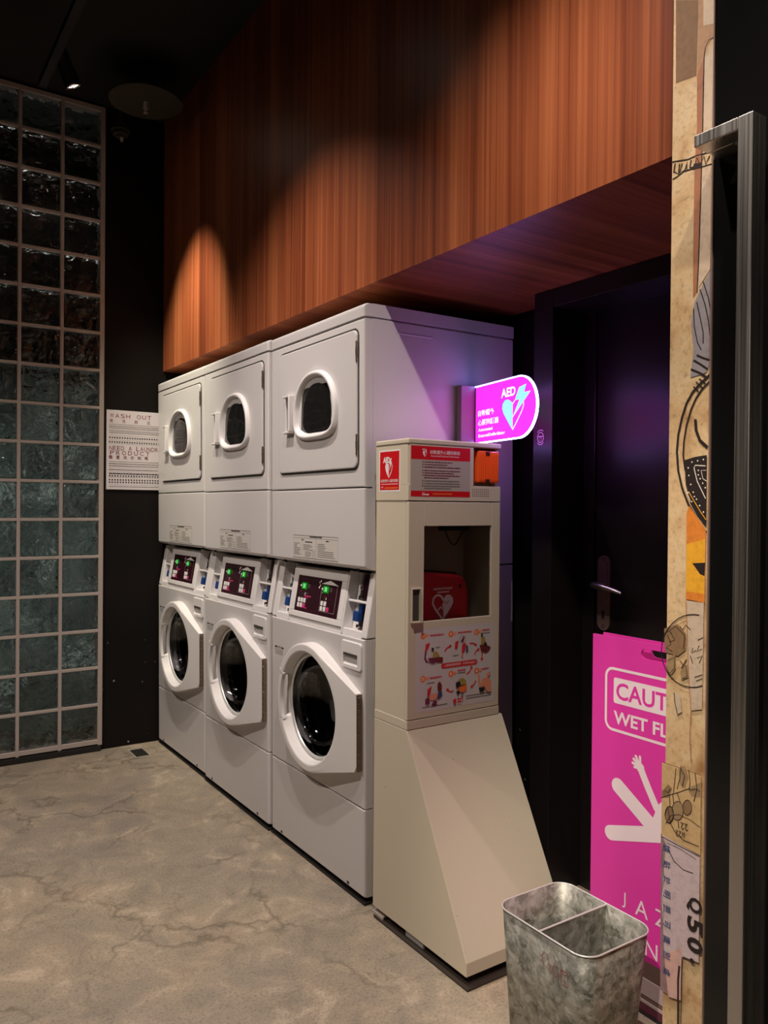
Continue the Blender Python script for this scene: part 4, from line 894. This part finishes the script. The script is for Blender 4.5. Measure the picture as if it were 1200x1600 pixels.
for i, (v, e, bl) in enumerate([(1.3875, .105, 1), (1.3800, .085, 1), (1.3725, .145, 1), (1.3625, .150, 1), (1.3555, .110, 1), (1.3485, .135, 1), (1.3415, .09, 0), (1.3325, .13, 1), (1.3250, .15, 1), (1.3175, .14, 1), (1.3105, .10, 0)]):
    if bl: p.disc('print_plum', 0.0155, v - .0022, 0.0023, n=8)
    p.fine('print_grey' if i > 6 else 'print_plum', 0.021, min(0.155, 0.021 + e), v - .004, 0.0034, rnd, .8, 3, .35)
p.text('print_white', 'AED', 0.013, 1.2935, 0.004, 0.010); p.fine('print_white', .013, .038, 1.288, .004, rnd, 1, 1.5, .2); p.fine('print_orange', 0.052, 0.125, 1.290, 0.0042, rnd, .8, 2, .3)
p.build('header_notice', cab)
# instruction poster on the cabinet door
p = Print(*face_s(DF))
PX0, PX1, PZ0, PZ1 = -0.006, 0.296, 0.6535, 0.897
p.rect('poster_grey', PX0, PX1, PZ0, PZ1); p.layer()
def U(u): return PX0 + (u - 80) / 965 * (PX1 - PX0)
def Vv(v): return PZ1 - v * (PZ1 - PZ0)
def badge(u, v, ch):
    p.disc('print_orange', U(u), Vv(v), .0095); p.disc('print_orange', U(u) + .0155, Vv(v), .005); p.layer(); p.text('print_white', ch, U(u), Vv(v), .009, None, .01, center=True); p.rect('print_white', U(u) + .0145, U(u) + .0165, Vv(v) - .0025, Vv(v) + .0025)
badge(165, .085, '叫'); badge(495, .095, '叫'); badge(815, .105, 'C'); badge(165, .60, 'D'); badge(500, .585, 'B'); badge(820, .590, 'A')
for u, v, L in ((245, .095, 165), (580, .095, 170), (890, .095, 90), (245, .61, 140), (580, .565, 100), (890, .585, 85)): p.fine('print_red', U(u), U(u + L), Vv(v), .0042, rnd, .8, 2.5, .3)
for u, v, L in ((890, .13, 95), (580, .592, 100), (310, .245, 55), (520, .37, 70), (215, .665, 85), (680, .895, 330), (690, .925, 320), (160, .95, 300)): p.fine('print_grey', U(u), U(u + L), Vv(v), .003, rnd, .8, 2.5, .3)
def pill(u0, u1, v, h, c):
    r = h / 2; n = 10; y = Vv(v)
    p.poly(c, [(U(u1) - r + r * math.cos(-PI / 2 + PI * i / n), y + r * math.sin(-PI / 2 + PI * i / n)) for i in range(n + 1)] + [(U(u0) + r + r * math.cos(PI / 2 + PI * i / n), y + r * math.sin(PI / 2 + PI * i / n)) for i in range(n + 1)])
pill(380, 825, .475, .0155, 'print_red'); p.layer(); p.text('print_white', '心肺復甦術程序（叫叫CABD）', U(415), Vv(.475) - .004, .0085, U(800) - U(415))
def arrow(pts, c='print_red'):
    q = [(U(a), Vv(b_)) for a, b_ in pts]; p.line(c, q, .0038); a = Vector(q[-1]); d = (a - Vector(q[-2])).normalized(); n_ = Vector((-d.y, d.x)); p.poly(c, [tuple(a + d * .009), tuple(a + n_ * .006), tuple(a - n_ * .006)])
arrow([(420, .30), (440, .265), (480, .245)]); arrow([(725, .235), (765, .235), (795, .255)]); arrow([(888, .355), (885, .44)]); arrow([(790, .385), (805, .345), (830, .33)]); arrow([(690, .615), (730, .59), (750, .545)]); arrow([(812, .71), (790, .755), (765, .775)]); arrow([(530, .80), (490, .805), (465, .78)])
def blob(c, pts): p.layer(); p.poly(c, [(U(a), Vv(b_)) for a, b_ in pts])
# step drawings as small flat figures
blob('print_red', [(195, .19), (238, .17), (240, .195), (225, .235), (205, .27), (185, .28)]); blob('print_plum', [(185, .28), (205, .28), (195, .34), (210, .385), (240, .41), (200, .405), (178, .36)])
blob('print_khaki', [(285, .285), (330, .29), (360, .345), (340, .36), (275, .36)]); blob('print_black', [(262, .24), (285, .235), (293, .26), (275, .285), (262, .27)])
blob('poster_grey', [(240, .36), (320, .36), (330, .42), (280, .44), (235, .41)]); blob('print_plum', [(222, .355), (315, .36), (322, .415), (285, .435), (240, .41)]); blob('print_brownred', [(315, .355), (398, .365), (395, .435), (320, .42)])
blob('print_red', [(545, .195), (590, .185), (578, .23), (575, .28), (540, .28)]); p.ring('print_grey', U(635), Vv(.17), .0115, .0008); blob('print_plum', [(615, .19), (630, .17), (650, .13), (660, .15), (645, .2), (625, .205)])
blob('print_red', [(632, .235), (672, .22), (680, .25), (665, .31), (640, .355), (625, .345)]); blob('print_blue', [(680, .26), (700, .25), (708, .33), (680, .345)]); blob('print_skin', [(618, .36), (645, .345), (640, .40), (622, .39)])
blob('print_khaki', [(868, .16), (915, .17), (930, .24), (925, .27), (870, .265)]); blob('print_black', [(868, .13), (885, .12), (892, .15), (880, .175), (868, .165)]); blob('print_brownred', [(850, .27), (915, .265), (995, .31), (965, .36), (930, .375), (870, .345)]); blob('print_black', [(905, .24), (940, .25), (950, .30), (915, .29)])
blob('print_red', [(215, .735), (262, .70), (262, .725), (240, .80), (215, .83)]); blob('print_plum', [(195, .84), (240, .835), (245, .90), (225, .915), (190, .90)]); blob('print_skin', [(240, .80), (330, .79), (340, .84), (300, .87), (245, .86)]); blob('print_brownred', [(335, .68), (360, .655), (385, .70), (385, .765), (350, .775), (335, .745)])
blob('print_blue', [(345, .78), (385, .78), (393, .83), (350, .87), (330, .85)]); blob('print_plum', [(290, .89), (335, .885), (320, .93), (265, .935), (268, .915)])
blob('print_khaki', [(590, .665), (640, .65), (680, .69), (685, .74), (600, .74)]); blob('print_black', [(555, .70), (600, .685), (618, .73), (580, .77), (555, .755)]); blob('print_orange', [(590, .765), (690, .74), (688, .80), (655, .83), (600, .82)]); blob('print_black', [(558, .81), (600, .80), (605, .835), (575, .85)]); blob('print_grey', [(610, .84), (650, .835), (640, .875)])
blob('print_skin', [(828, .64), (855, .64), (862, .745), (900, .755), (905, .80), (850, .80)]); blob('print_skin', [(940, .64), (985, .62), (992, .65), (960, .69), (998, .74), (998, .885), (950, .87), (915, .80), (880, .75), (885, .70), (940, .69)]); blob('print_black', [(840, .81), (925, .82), (900, .865), (860, .86)])
blob('print_red', [(520, .905), (560, .895), (560, .945), (540, .96), (525, .94)]); p.fine('print_red', U(575), U(645), Vv(.92), .006, rnd, 1, 1.5, .2); p.fine('print_red', U(575), U(620), Vv(.95), .005, rnd, 1, 1.5, .2)
p.build('instruction_poster', door)
settle(cab)
# things inside and on the cabinet
bag = empty('defibrillator_bag', (0.12, -0.13, 0.896), 'red soft bag with a white heart sign inside the cream cabinet window', 'bag')
b = MB(); b.prism([(0.018, 0.8965), (0.222, 0.8965), (0.222, 0.99), (0.212, 1.025), (0.190, 1.047), (0.05, 1.060), (0.018, 1.055)], 'y', -0.190, -0.075, 0.010); bm_ = b.build('pouch', 'bag_red', bag)
b = MB(); b.tube([(0.020, -0.160, 1.0605), (0.05, -0.160, 1.063), (0.19, -0.16, 1.050), (0.214, -0.16, 1.026)], 0.003, 6); b.build('zip', 'bag_dark', bag)
p = Print(*face_s(-0.190)); p.z = .001
p.text('print_white', 'HEARTSTART', 0.083, 1.0035, 0.0072, 0.073); p.fine('print_white', 0.098, 0.143, 0.9955, 0.003, rnd, 1, 1.4, .2)
Hh = [(0, -.50), (-.20, -.26), (-.40, -.02), (-.50, .16), (-.48, .34), (-.36, .46), (-.20, .48), (-.07, .40), (0, .28)]
k = 0.078; cx_, cy_ = 0.120, 0.951
p.line('poster_grey', [(cx_ + x * k, cy_ + y * k) for x, y in Hh], .0065); p.poly('poster_grey', [(cx_ - x * k, cy_ + y * k) for x, y in Hh]); p.layer()
p.line('bag_red', [(cx_, cy_ + .012), (cx_ + .008, cy_ + .018), (cx_ + .010, cy_ + .008), (cx_ + .022, cy_ + .018)], .003); p.line('poster_grey', [(cx_ - .026, cy_ - .014), (cx_ - .008, cy_ + .002), (cx_ - .004, cy_ - .006), (cx_, cy_ + .012)], .004); p.line('bag_red', [(cx_, cy_ + .006), (cx_, cy_ - .034)], .0016)
p.build('heart_print', bm_)
p = Print(*face_s(-0.190)); p.z = .0008; p.disc('bag_dark', 0.186, 1.012, .006); p.build('snap', bm_)
settle(bag)
b = MB(); b.box(0.107, 0.203, -0.168, -0.132, 1.1845, 1.2630, 0.003); al = b.build('alarm_unit', 'black_rubber'); tag(al, 'black unit with a looping cable at the top of the cream cabinet window', 'alarm')
al.data.transform(Matrix.Translation((-0.155, 0.15, -1.1895))); al.location = (0.180, -0.165, 1.1865)
b = MB(); pts = [(-0.034 + 0.068 * i / 12, 0.0, -0.045 * math.sin(PI * i / 12)) for i in range(13)]; b.tube([(x_, y_, z_ - .004) for x_, y_, z_ in pts], 0.0022, 6); cb = b.build('cable', 'black_rubber', al)
# plinth plate under the cabinet, with levelling feet
pt = empty('floor_plate', (0.12, -0.27, 0.0), 'thin dark brown base plate on the floor under the cream cabinet', 'plate')
b = MB(); b.box(-0.040, 0.34, -0.512, -0.066, 0.0002, 0.007, 0.0015); b.build('sheet', 'plinth_brown', pt)
b = MB(); b.box(-0.026, -0.014, -0.30, -0.215, 0.0072, 0.024, 0.001, 1); b.build('bracket', 'grey_plastic_and_shade', pt)
b = MB(); b.prism([(-0.035, -0.11), (-0.035, -0.05), (0.01, -0.05), (0.0, -0.10)], 'z', 0.0075, 0.016); b.build('corner_shim', 'header_grey', pt)
for x, y in ((0.002, -0.462), (0.30, -0.462), (0.002, -0.12), (0.30, -0.12)):
    b = MB(); b.tube([(x, y, 0.0072), (x, y, 0.013)], [0.024, 0.020], 16); b.tube([(x, y, 0.013), (x, y, 0.0297)], 0.008, 8); b.build('levelling_foot', 'black_rubber', pt)
settle(pt)

# ------------------------------------------------------------------ illuminated AED sign on the side of the nearest machine
TH = math.radians(9.7)
Dv = Vector((-math.sin(TH), -math.cos(TH), 0)); Nv = Vector((-math.cos(TH), math.sin(TH), 0)); O = Vector((0.380, -0.030, 0.0))
sg = empty('illuminated_sign', (0.36, -0.01, 1.47), 'glowing magenta AED sign with rounded end above the cream cabinet', 'sign')
def Dpoly(i, n=24):
    z0, z1, L = 1.4665, 1.6600, 0.354; r = (z1 - z0) / 2 - i; zc = (z0 + z1) / 2; u1 = L - (z1 - z0) / 2
    return [(-0.012 + i * .6, zc + r), (-0.012 + i * .6, zc - r)] + [(u1 + r * 1.02 * math.cos(-PI / 2 + PI * k / n), zc + r * math.sin(-PI / 2 + PI * k / n)) for k in range(n + 1)]
def SP(u, v, w_): return tuple(O + Dv * u + Vector((0, 0, v)) + Nv * w_)
b = MB(); b.loft([[SP(u, v, w_) for u, v in Dpoly(0)] for w_ in (-0.0035, 0.0035)], smooth=False)
for w_ in (-0.0035, 0.0035): b.loft([[SP(u, v, w_) for u, v in Dpoly(0)], [SP(u, v, w_) for u, v in Dpoly(0.0040)]], smooth=False)
b.build('light_edge', 'sign_rim', sg)
b = MB(); b.face([SP(u, v, 0.0034) for u, v in Dpoly(0.0040)]); b.face([SP(u, v, -0.0034) for u, v in Dpoly(0.0040)]); fc = b.build('lit_panel', 'sign_magenta', sg)
for sgn in (1, -1):
    if sgn == 1: p = Print(O + Nv * 0.0034, Dv, (0, 0, 1), Nv); ox = lambda u, wd=0: u
    else: p = Print(O - Nv * 0.0034 + Dv * 0.34, -Dv, (0, 0, 1), -Nv)
    p.text('sign_shadow', 'AED', 0.1585, 1.6000, 0.031, 0.086, .06) ; p.layer(); p.text('sign_white', 'AED', 0.160, 1.6015, 0.029, 0.082, .032)
    cx_, cy_, k = 0.227, 1.5455, 0.100
    H = [(0, -.50), (-.16, -.34), (-.36, -.12), (-.52, .06), (-.60, .22), (-.58, .36), (-.46, .46), (-.30, .48), (-.14, .42), (0, .32)]
    p.poly('sign_shadow', [(cx_ + x * k * 1.03 - .001, cy_ + y * k * 1.03) for x, y in H]); p.layer()
    p.poly('sign_cyan', [(cx_ + x * k, cy_ + y * k) for x, y in H]); p.line('sign_white', [(cx_ - x * k, cy_ + y * k) for x, y in H], .0045); p.layer()
    B = [(0.300, 1.6285), (0.262, 1.6225), (0.240, 1.5865), (0.266, 1.5860), (0.228, 1.535), (0.322, 1.6045), (0.288, 1.6045)]
    cb_ = (sum(q[0] for q in B) / 7, sum(q[1] for q in B) / 7)
    p.poly('sign_shadow', [(cb_[0] + (a - cb_[0]) * 1.10, cb_[1] + (c - cb_[1]) * 1.08) for a, c in B]); p.layer(); p.poly('sign_cyan', B); p.line('sign_white', B, .0018, True)
    p.text('sign_white', '自動體外', 0.019, 1.556, 0.0205, 0.100, .018); p.text('sign_white', '心臟除顫器', 0.019, 1.525, 0.0205, 0.128, .018)
    p.text('sign_white', 'Automated', 0.022, 1.506, 0.0105, 0.088, .030); p.text('sign_white', 'ExternalDefibrillator', 0.022, 1.4865, 0.0105, 0.163, .030)
    p.build('sign_lettering', fc)
b = MB(); b.box(0.318, 0.388, -0.026, -0.0015, 1.473, 1.661, 0.002); b.box(0.376, 0.392, -0.040, -0.024, 1.470, 1.658, 0.002); b.build('mounting_box', 'mount_grey', sg)
settle(sg)

# ------------------------------------------------------------------ notice on the far wall
nt = empty('wall_notice', (-0.155, WB + .012, 1.329), 'white laundry notice with plum headings on the black far wall', 'notice')
b = MB(); b.box(-0.298, -0.004, WB + 0.004, WB + 0.0115, 1.328, 1.735, 0.001, 1); sh = b.build('panel', 'notice_paper', nt)
p = Print(*face_s(WB + 0.004)); rnd = random.Random(5)
a0, a1 = -0.286, -0.012
def vz(f_): return 1.735 - f_ * 0.407
p.spread('notice_plum', 'WASH OUT !', a0, a1, vz(.098), 0.0215); p.spread('notice_plum', '清洗前注意', a0 - .022, a1 + .022, vz(.158), 0.0185, .008)
p.rect('notice_ink', a0, a1, vz(.182), vz(.178))
for f_ in (.198, .220, .258, .280): p.fine('notice_ink', a0, a1, vz(f_ + .011), .0042, rnd, .6, 1.1, .55)
for f_ in (.245, .318, .377, .424, .725, .775, .845, .94): p.rect('notice_ink', a0, a1, vz(f_ + .0018), vz(f_))
for f_ in (.345, .400): p.fine('notice_ink', a0, a1, vz(f_ + .012), .0075, rnd, .9, 1.0, .75)
p.spread('notice_plum', 'NEED A LAUNDRY', a0, a1, vz(.505), 0.022); p.spread('notice_plum', 'PRODUCT !', a0, a1, vz(.563), 0.021); p.spread('notice_plum', '需要洗衣劑嗎 !', a0 - .01, a1 + .008, vz(.618), 0.0185, .008)
p.rect('notice_ink', a0, a1, vz(.650), vz(.646))
for f_ in (.670, .697, .745): p.fine('notice_ink', a0, a1, vz(f_ + .011), .0045, rnd, .6, 1.1, .5)
p.fine('notice_ink', a0, a1, vz(.806), .006, rnd, 1.5, 3.5, .3)
for f_ in (.815, .865, .896): p.fine('notice_ink', a0, a1, vz(f_ + .022), .0075, rnd, .9, 1.0, .9)
p.fine('notice_ink', a0, a1, vz(.968), .0038, rnd, .8, 1.2, .6)
p.build('notice_print', sh); settle(nt)

# ------------------------------------------------------------------ wet-floor board
BX = 0.275; bl, br, bt = 0.640, 1.060, 0.921
bd = empty('wet_floor_board', (BX, -0.83, 0.0), 'magenta folding wet floor caution board standing behind the metal bin', 'caution sign')
def slotted(x0, x1, z0, z1, name, m):
    """board with a hand slot near its top"""
    b = MB(); n = 64; cy, cz = -(bl + br) / 2, 0.893
    slot = resample(rrect(cy, cz, 0.110, 0.026, 0.0129), (cy, cz), n)
    out = resample([(-br, z0), (-bl, z0), (-bl, z1), (-br, z1)], (cy, cz), n)
    # add exact corners
    for q in ((-br, z0), (-bl, z0), (-bl, z1), (-br, z1)):
        a = math.atan2(q[1] - cz, q[0] - cy) % (2 * PI); out[int(round(a / (2 * PI) * n)) % n] = q
    b.loft([at_x(slot, x0), at_x(out, x0), at_x(out, x1), at_x(slot, x1), at_x(slot, x0)], smooth=False)
    return b.build(name, m, bd)
pn = slotted(BX, BX + 0.006, 0.132, bt, 'front_panel', 'board_magenta')
slotted(BX + 0.040, BX + 0.046, 0.132, bt, 'rear_panel', 'board_magenta')
b = MB(); b.box(BX, BX + 0.006, -br, -bl, 0.090, 0.1315); b.build('brown_band', 'board_brown', bd)
b = MB(); b.box(BX - .0005, BX + 0.006, -br, -bl, 0.046, 0.089, 0.001, 1); b.box(BX - .0005, BX + 0.006, -br, -bl, 0.026, 0.034, 0.0005, 1); b.build('pale_band', 'board_pale', bd)
b = MB(); b.box(BX + .0005, BX + .006, -br, -bl, 0.0345, 0.0455); b.build('grey_band', 'board_brown', bd)
b = MB(); b.box(BX, BX + 0.046, -br, -bl, 0.004, 0.0255, 0.001, 1); b.build('wine_band', 'board_wine', bd)
b = MB(); b.box(BX - .006, BX + 0.052, -br, -bl - .003, 0.0, 0.0038); b.build('foot', 'black_rubber', bd)
p = Print(*face_w(BX))
def rr(u0, u1, v0, v1, r, n=6): return rrect((u0 + u1) / 2, (v0 + v1) / 2, u1 - u0, v1 - v0, r, n)
p.line('board_white', rr(0.686, 1.014, 0.682, 0.840, 0.022), 0.007, True)
p.poly('board_white', rr(0.711, 0.989, 0.752, 0.818, 0.006)); p.layer()
p.text('board_magenta', 'CAUTION', 0.719, 0.763, 0.044, 0.262, .02); p.text('board_white', 'WET FLOOR', 0.712, 0.699, 0.0335, 0.275, .025)
# slipping figure
def limb(pts, wd): p.line('board_white', pts, wd); p.disc('board_white', pts[0][0], pts[0][1], wd / 2)
limb([(0.728, 0.541), (0.850, 0.462)], 0.040); limb([(0.706, 0.4125), (0.87, 0.464)], 0.038)
p.poly('board_white', [(0.812, 0.474), (0.834, 0.489), (0.850, 0.530), (0.878, 0.560), (0.95, 0.575), (0.95, 0.47), (0.90, 0.452), (0.86, 0.4435), (0.80, 0.43)])
p.line('board_white', [(0.799, 0.603), (0.820, 0.565), (0.846, 0.522), (0.870, 0.500)], 0.020)
for a, L in ((135, .026), (112, .028), (160, .024), (85, .026), (185, .018)):
    q = (0.797 + L * math.cos(math.radians(a + 8)), 0.608 + L * math.sin(math.radians(a + 8))); p.line('board_white', [(0.797, 0.608), q], .007); p.disc('board_white', q[0], q[1], .0035, n=10)
p.disc('board_white', 0.797, 0.607, .012); p.disc('board_white', 0.935, 0.625, .036)
p.text('board_white', 'J', 0.746, 0.236, 0.040, None); p.text('board_white', 'A', 0.786, 0.236, 0.040, None); p.text('board_white', 'Z', 0.845, 0.236, 0.040, None); p.text('board_white', 'Z', 0.895, 0.236, 0.040, None)
p.text('board_white', 'I', 0.775, 0.147, 0.040, None); p.text('board_white', 'N', 0.817, 0.147, 0.040, None); p.text('board_white', 'N', 0.872, 0.147, 0.040, None)
p.build('caution_print', pn); settle(bd)

# ------------------------------------------------------------------ galvanised waste bin with divider
bn = empty('waste_bin', (0.039, -0.797, 0.0), 'open galvanised metal bin with a centre divider in front of the magenta board', 'bin')
def bring(cx, cy, wx, wy, r, z): return [(p_[0], p_[1], z) for p_ in rrect(cx, cy, wx, wy, r, 8)]
def bs(t, i=0.0):   # t 0 floor .. 1 rim
    return (0.039 - 0.004 * (1 - t), -0.797 + 0.002 * (1 - t), 0.186 + 0.040 * t - 2 * i, 0.250 + 0.036 * t - 2 * i, 0.036 + .006 * t - i)
b = MB(); ZR = 0.300
prof = [(0.0, 0.004), (0.015, 0.0), (0.5, 0.0), (1.0, 0.0)]
rings = [bring(*bs(t, i), 0.001 + (ZR - .001) * t) for t, i in prof] + [bring(*bs(1.0, 0.0015), ZR), bring(*bs(0.5, 0.0015), ZR / 2), bring(*bs(0.0, 0.0015), 0.006)]
b.loft(rings, cap0=True, cap1=True, smooth=True, weld=True)
vs = b.build('shell', 'galvanised_steel', bn)
b = MB(); r_ = bring(*bs(1.0, -0.0008), ZR); r_.append(r_[0]); b.tube(r_, 0.0021, 8, cap=False); b.build('rolled_rim', 'steel_rim', bn)
b = MB(); b.prism([(-0.0555, 0.02), (0.1255, 0.02), (0.1495, ZR - .003), (-0.0715, ZR - .003)], 'y', -0.7995, -0.7980)
dvd = b.build('divider', 'galvanised_steel', bn)
b = MB(); b.tube([(-0.073, -0.7987, ZR - .0015), (0.151, -0.7987, ZR - .0015)], 0.0026, 8); b.build('divider_rim', 'steel_rim', dvd)
b = MB(); b.tube([(-0.0545, -0.735 , 0.01), (-0.0705, -0.735, ZR - .004)], 0.0013, 6); b.build('seam', 'galvanised_steel', bn); b = MB(); b.tube([(0.062, -0.9200, 0.01), (0.066, -0.9398, ZR - .004)], 0.0012, 6); b.build('seam', 'galvanised_steel', bn)
# small line drawings of bottle and can on the side facing the room
nrm = Vector((-0.299, 0, -0.0235)).normalized(); up = Vector((-0.0235, 0, 0.299)).normalized()
def skin(z): t = z / ZR; cx, cy, wx, wy, r = bs(t); return cx - wx / 2
p = Print((skin(0.245), 0, 0.245), (0, -1, 0), up, nrm); p.z = .0012
c = 'icon_red'; mat('icon_red', srgb(150, 50, 62), 0.5)
p.line(c, [(0.812, -.014), (0.808, .004), (0.816, .016), (0.826, .012), (0.828, -.006)], .0015); p.line(c, [(0.814, -.014), (0.838, -.021), (0.838, -.008), (0.832, -.004), (0.832, -.016)], .0015)
p.line(c, [(0.842, -.024), (0.842, -.006), (0.846, .002), (0.847, .007), (0.851, .006), (0.852, -.001), (0.857, -.010), (0.857, -.028)], .0015, True); p.line(c, [(0.842, -.014), (0.857, -.019)], .0009)
p.line(c, rrect(0.8745, -.016, 0.020, 0.034, .005, 3), .0015, True); p.ring(c, 0.8745, -.003, .008, .001, .0035, n=14)
p.build('recycling_icons', vs); settle(bn)

# ------------------------------------------------------------------ floor drain
dn = empty('floor_drain', (-0.167, 1.908, 0.0), 'small square drain grate in the concrete near the black far wall', 'drain')
b = MB()
for q in ((-0.206, -0.199, 1.836, 1.980), (-0.135, -0.128, 1.836, 1.980), (-0.199, -0.135, 1.836, 1.843), (-0.199, -0.135, 1.973, 1.980)): b.box(q[0], q[1], q[2], q[3], 0.0003, 0.003, 0.0005, 1)
fr_ = b.build('frame', 'drain_frame', dn)
b = MB(); b.box(-0.199, -0.135, 1.843, 1.973, 0.0003, 0.001); b.build('pit_shade', 'recess_shade', dn)  # flat dark sheet as the shaded depth below the grate
b = MB()
for i in range(8): b.box(-0.197, -0.137, 1.848 + i * 0.0158, 1.854 + i * 0.0158, 0.001, 0.0025)
b.build('grate', 'dark_metal', dn); dn.rotation_euler = (0, 0, 0); settle(dn)

# ------------------------------------------------------------------ ceiling fittings
def make_rail(x, y0, y1, z, label):
    r = empty('lighting_track', (x, (y0 + y1) / 2, z + 0.03), label, 'lighting track')
    b = MB(); b.box(x - 0.017, x + 0.017, y0, y1, z, z + 0.030, 0.002); b.build('rail', 'lamp_black', r)
    y = y0 + 0.25
    while y < y1:
        b = MB(); b.tube([(x, y, z + .03), (x, y, CEIL)], 0.004, 6); b.build('hanger_rod', 'lamp_black', r); y += 1.3
    settle(r)
make_rail(-0.705, -2.3, 1.55, 3.02, 'black lighting track hanging along the ceiling over the machines')
make_rail(-2.10, -3.0, 1.2, 3.02, 'black lighting track farther from the machines, near the room middle')
def make_lamp():
    L = empty('track_spotlight')
    b = MB(); b.tube([(0, 0, 0.085), (0, 0, 0.035)], 0.030, 20); b.tube([(0, 0, 0.035), (0, 0, -0.040)], [0.030, 0.033], 20, cap=False)
    body = b.build('housing', 'lamp_black', L)
    b = MB(); ci = lambda r, z: [(r * math.cos(2 * PI * k / 24), r * math.sin(2 * PI * k / 24), z) for k in range(24)]
    b.loft([ci(.033, -.040), ci(.031, -.046), ci(.028, -.044), ci(.025, -.030)], weld=True); b.build('reflector_ring', 'lamp_reflector', L)
    b = MB(); b.loft([ci(.0245, -.034), ci(.020, -.041), ci(.010, -.043)], cap0=True, cap1=True); b.build('lens', 'lamp_lens', L)
    b = MB(); b.tube([(0.030, 0, 0.03), (0.040, 0, 0.05), (0.040, 0, 0.095), (0, 0, 0.105)], 0.004, 8); b.build('yoke', 'lamp_black', L)
    return L
lp0 = make_lamp()
LLAB = ['lit black track spotlight nearest the far wall, its lamp ring glowing', 'black track spotlight over the middle of the machines', 'black track spotlight over the cream cabinet', 'black track spotlight out over the concrete floor', 'black track spotlight nearest the wallpapered pier', 'added unseen track spotlight aimed across at the pier from the room side']
heads = [lp0] + [copy_tree(lp0) for _ in range(len(TRACK) - 1)]
for i, (pos, aim, watt, cone, blend, colr) in enumerate(TRACK):
    h_ = heads[i]; tag(h_, LLAB[i], 'spotlight', 'track spotlights'); h_.location = pos
    d = (Vector(aim) - Vector(pos)).normalized(); h_.rotation_euler = d.to_track_quat('-Z', 'Y').to_euler()
    ld = bpy.data.lights.new('spot_light', 'SPOT'); ld.energy = watt; ld.spot_size = math.radians(cone); ld.spot_blend = blend; ld.color = colr; ld.shadow_soft_size = 0.022
    lo = bpy.data.objects.new('spot_light', ld); COL.objects.link(lo); lo.parent = h_; lo.location = (0, 0, -0.052)
# sprinkler with its round collector plate, and a second head beyond it
sp_ = empty('sprinkler', (-0.256, 1.572, 3.10), 'ceiling sprinkler head below a wide round olive plate', 'sprinkler')
def disc_rings(r, z0, z1, n=48): return [[(r * math.cos(2 * PI * k / n), r * math.sin(2 * PI * k / n), z) for k in range(n)] for z in (z0, z1)]
b = MB(); b.loft(disc_rings(0.163, 0.0, 0.004), cap0=True, cap1=True, smooth=False); b.build('collector_plate', 'olive_disc', sp_)
b = MB(); b.tube([(0, 0, 0.004), (0, 0, CEIL - 3.10)], 0.011, 10); b.build('drop_pipe', 'lamp_black', sp_)
b = MB(); b.tube([(0, 0, 0), (0, 0, -0.022)], [0.011, 0.009], 12); b.tube([(0, 0, -0.022), (0, 0, -0.030)], 0.012, 12); b.tube([(0, 0, -.030), (0, 0, -.046)], .006, 10); b.tube([(0, 0, -0.046), (0, 0, -0.050)], 0.010, 12)
b.build('head', 'sprinkler_white', sp_)
s2 = empty('sprinkler', (-0.285, 1.885, 3.05), 'small dark stepped sprinkler head hanging by the corner of the glass blocks', 'sprinkler')
b = MB()
for z, r in ((0.0, .020), (.012, .036), (.030, .046), (.050, .040)): b.tube([(0, 0, z), (0, 0, z + .010)], [r, r * .9], 20)
b.tube([(0, 0, 0.0), (0, 0, CEIL - 3.05)], 0.010, 10); b.build('stepped_cup', 'olive_disc', s2)
b = MB(); b.tube([(0.006, 0, 0.0), (0.006, 0, -0.018)], [0.009, 0.006], 10); b.build('head', 'sprinkler_white', s2)
